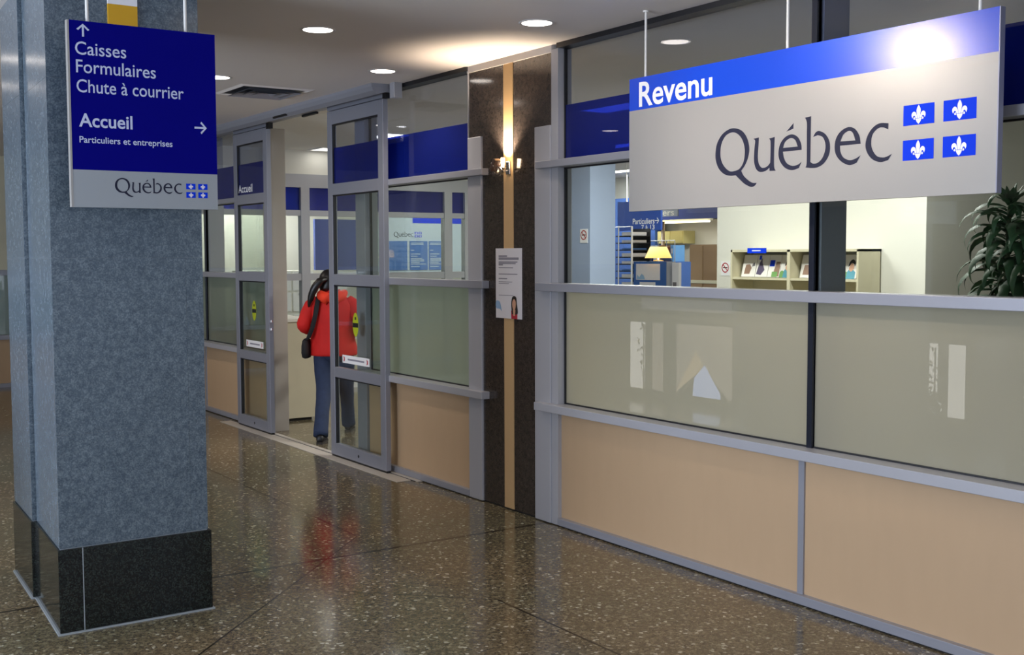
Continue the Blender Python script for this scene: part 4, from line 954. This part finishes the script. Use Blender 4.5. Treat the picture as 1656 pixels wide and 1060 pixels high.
    rows = [(-0.115, 0.030, 0.035, 0.045), (-0.10, 0.045, 0.055, 0.03), (-0.07, 0.058, 0.072, 0.015), (-0.03, 0.068, 0.086, 0.004), (0.0, 0.072, 0.092, 0.0), (0.04, 0.073, 0.094, -0.004), (0.075, 0.062, 0.082, -0.008), (0.10, 0.042, 0.056, -0.01), (0.115, 0.016, 0.022, -0.01)]
    rings = []
    for z, rx, ry, yo in rows:
        rg = []
        for a in range(24):
            th = a*2*math.pi/24; x = rx*math.cos(th); y = ry*math.sin(th)+yo
            fr = max(0, math.sin(th))**14
            y += fr*{-0.03: 0.022, -0.07: 0.006, 0.0: 0.012}.get(z, 0.0)     # nose, lips, bridge
            if z == 0.0 and 0.5 < abs(math.cos(th)) < 0.75 and math.sin(th) > 0: y -= 0.006                # eye sockets
            rg.append(H(x, y, z))
        rings.append(rg)
    loft(bm, rings)
    for s in (-1, 1):
        er = []
        for q, r in ((0.0, 0.012), (0.010, 0.026), (0.016, 0.022), (0.018, 0.008)):
            er.append([H(s*(0.066+q), -0.005+0.55*r*math.cos(a*math.pi/5), -0.005+r*math.sin(a*math.pi/5)) for a in range(10)])
        loft(bm, er)
    body = obj('body', bm, skin, t, smooth=True)
    for s in (-1, 1):
        b_ = bmesh.new(); bmesh.ops.create_uvsphere(b_, u_segments=10, v_segments=8, radius=0.010)
        bmesh.ops.translate(b_, verts=b_.verts[:], vec=H(s*0.030, 0.076, 0.004)); obj('eye', b_, pbr('eye_dark', '2a1c16', 0.2), t, smooth=True)
    b_ = bmesh.new(); limb(b_, [HT @ Vector((-0.022, 0.083, -0.066)), HT @ Vector((0, 0.091, -0.066)), HT @ Vector((0.022, 0.083, -0.066))], [0.003, 0.006, 0.003], 3); obj('mouth', b_, pbr('lips', 'a5605a', 0.5), t, smooth=True)
    # hair cap over crown and back, ponytail swinging left
    hair = pbr('black_hair', '0e0b0c', 0.38, var=0.3, vscale=60)
    bm = bmesh.new(); rings = []
    for z, rx, ry, yo in ((-0.085, 0.050, 0.045, -0.055), (-0.06, 0.066, 0.062, -0.045), (-0.02, 0.080, 0.078, -0.032), (0.02, 0.086, 0.090, -0.022), (0.06, 0.084, 0.096, -0.012), (0.09, 0.070, 0.082, -0.010), (0.115, 0.048, 0.058, -0.010), (0.130, 0.015, 0.02, -0.01)):
        rings.append([H(rx*math.cos(a*2*math.pi/24)*(1+0.02*math.sin(a*5)), ry*math.sin(a*2*math.pi/24)+yo+0.004*math.sin(a*7), z) for a in range(24)])
    loft(bm, rings); hr = obj('hair', bm, hair, t, smooth=True)
    bm = bmesh.new(); limb(bm, [(-0.05, -0.075, 1.535), (-0.095, -0.125, 1.52), (-0.15, -0.13, 1.44), (-0.185, -0.12, 1.35), (-0.205, -0.11, 1.27)], [0.028, 0.036, 0.036, 0.028, 0.006], 4, 0.06, 0.8); obj('ponytail', bm, hair, hr, smooth=True)
    # jacket
    red = pbr('red_jacket_cloth', 'c8120c', 0.75, var=0.12, vscale=14)
    bm = bmesh.new()
    prof = [(0.800, 0.215, 0.155, 0.0), (0.815, 0.222, 0.160, 0.0), (0.88, 0.218, 0.156, 0.0), (0.96, 0.208, 0.146, -0.004), (1.04, 0.200, 0.140, -0.008), (1.12, 0.202, 0.142, -0.012), (1.20, 0.208, 0.144, -0.014), (1.28, 0.208, 0.134, -0.012), (1.335, 0.180, 0.112, -0.008), (1.375, 0.120, 0.090, -0.004), (1.40, 0.082, 0.080, 0.0), (1.435, 0.074, 0.074, 0.004)]
    rings = [ring((-0.01*(z-0.8), yo, z), rx, ry, None, 0.018, z*31) for z, rx, ry, yo in prof]
    loft(bm, rings, True, True)
    jk = obj('jacket', bm, red, t, smooth=True)
    for s, elb, wri in ((-1, (-0.262, -0.07, 1.09), (-0.205, 0.16, 1.03)), (1, (0.28, -0.06, 1.07), (0.238, 0.17, 1.06))):
        bm = bmesh.new(); limb(bm, [(s*0.13, -0.005, 1.325), (s*0.195, -0.015, 1.27), ((s*0.195+elb[0])/2+s*0.012, -0.05, 1.17), elb, ((elb[0]+wri[0])/2, (elb[1]+wri[1])/2+0.01, 1.045), wri], [0.060, 0.074, 0.064, 0.060, 0.054, 0.046], 4, 0.03); obj('sleeve', bm, red, jk, smooth=True)
    bm = bmesh.new(); limb(bm, [(-0.105, 0.02, 1.405), (-0.085, -0.085, 1.375), (0.0, -0.125, 1.345), (0.085, -0.085, 1.375), (0.105, 0.02, 1.405)], [0.030, 0.050, 0.062, 0.050, 0.030], 5, 0.04); obj('hood', bm, pbr('orange_red_hood', 'ee3a18', 0.75, var=0.1, vscale=12), jk, smooth=True, label='lighter orange-red folded hood')
    # jeans
    den = pbr('blue_denim', '23314e', 0.85, var=0.28, vscale=22)
    bm = bmesh.new()
    loft(bm, [ring((0, 0, z), rx, ry) for z, rx, ry in ((0.99, 0.15, 0.105), (0.92, 0.165, 0.12), (0.85, 0.172, 0.125), (0.79, 0.168, 0.118), (0.75, 0.14, 0.10))])
    limb(bm, [(-0.085, 0.0, 0.86), (-0.088, -0.03, 0.70), (-0.078, -0.10, 0.475), (-0.068, -0.26, 0.26), (-0.062, -0.375, 0.075)], [0.100, 0.092, 0.070, 0.064, 0.068], 5, 0.025)
    limb(bm, [(0.085, 0.0, 0.86), (0.09, 0.08, 0.70), (0.088, 0.17, 0.48), (0.08, 0.27, 0.27), (0.075, 0.355, 0.075)], [0.100, 0.092, 0.070, 0.062, 0.066], 5, 0.025)
    obj('jeans', bm, den, t, smooth=True)
    for cx_, cy_ in ((-0.062, -0.355), (0.075, 0.375)):
        bm = bmesh.new(); rings = []
        for y, w_, h in ((-0.075, 0.020, 0.05), (-0.065, 0.034, 0.075), (-0.02, 0.038, 0.085), (0.04, 0.040, 0.075), (0.10, 0.044, 0.055), (0.15, 0.036, 0.042), (0.178, 0.014, 0.028)):
            rings.append([P(cx_+w_*math.cos(a*math.pi/8), cy_+y, 0.014+h/2+h/2*math.sin(a*math.pi/8)) for a in range(16)])
        loft(bm, rings); sh = obj('shoe', bm, M_BLACK, t, smooth=True)
        bm = bmesh.new(); loft(bm, [[P(cx_+sx*w_, cy_+y, z) for sx, y, w_ in ((-1, -0.078, 0.03), (1, -0.078, 0.03), (1, 0.02, 0.042), (1, 0.11, 0.046), (1, 0.17, 0.03), (-1, 0.17, 0.03), (-1, 0.11, 0.046), (-1, 0.02, 0.042))] for z in (0.0, 0.022)]); obj('sole', bm, pbr('dark_sole', '2c2622', 0.7), sh)
    # shoulder bag on the left hip
    b = thing('shoulder_bag', tuple(P(-0.235, -0.03, 0.80)), 'black shoulder bag hanging at the left hip of the person in red', 'bag')
    bk = pbr('black_bag_cloth', '141419', 0.8)
    bm = bmesh.new(); rings = []
    for z, rx, ry in ((0.775, 0.020, 0.07), (0.785, 0.036, 0.105), (0.83, 0.044, 0.125), (0.90, 0.042, 0.12), (0.95, 0.030, 0.11), (0.965, 0.015, 0.09)):
        rings.append([P(-0.245+rx*math.cos(a*math.pi/10), -0.03+ry*math.sin(a*math.pi/10), z) for a in range(20)])
    loft(bm, rings); obj('bag_body', bm, bk, b, smooth=True)
    bm = bmesh.new()
    path = [(-0.10, 0.075, 1.385), (-0.118, 0.0, 1.405), (-0.115, -0.095, 1.375), (-0.120, -0.152, 1.30), (-0.135, -0.163, 1.20), (-0.165, -0.152, 1.08), (-0.205, -0.135, 0.98), (-0.255, -0.10, 0.94)]
    prev = None
    for x, y, z in path:
        q = [bm.verts.new(P(x-0.024, y+0.010, z-0.004)), bm.verts.new(P(x+0.024, y-0.008, z+0.004)), bm.verts.new(P(x+0.024, y-0.003, z+0.004)), bm.verts.new(P(x-0.024, y+0.015, z-0.004))]
        if prev:
            for k in range(4): bm.faces.new((prev[k], prev[(k+1) % 4], q[(k+1) % 4], q[k]))
        else: bm.faces.new(q[::-1])
        prev = q
    bm.faces.new(prev); obj('strap', bm, bk, b, smooth=True)
person()
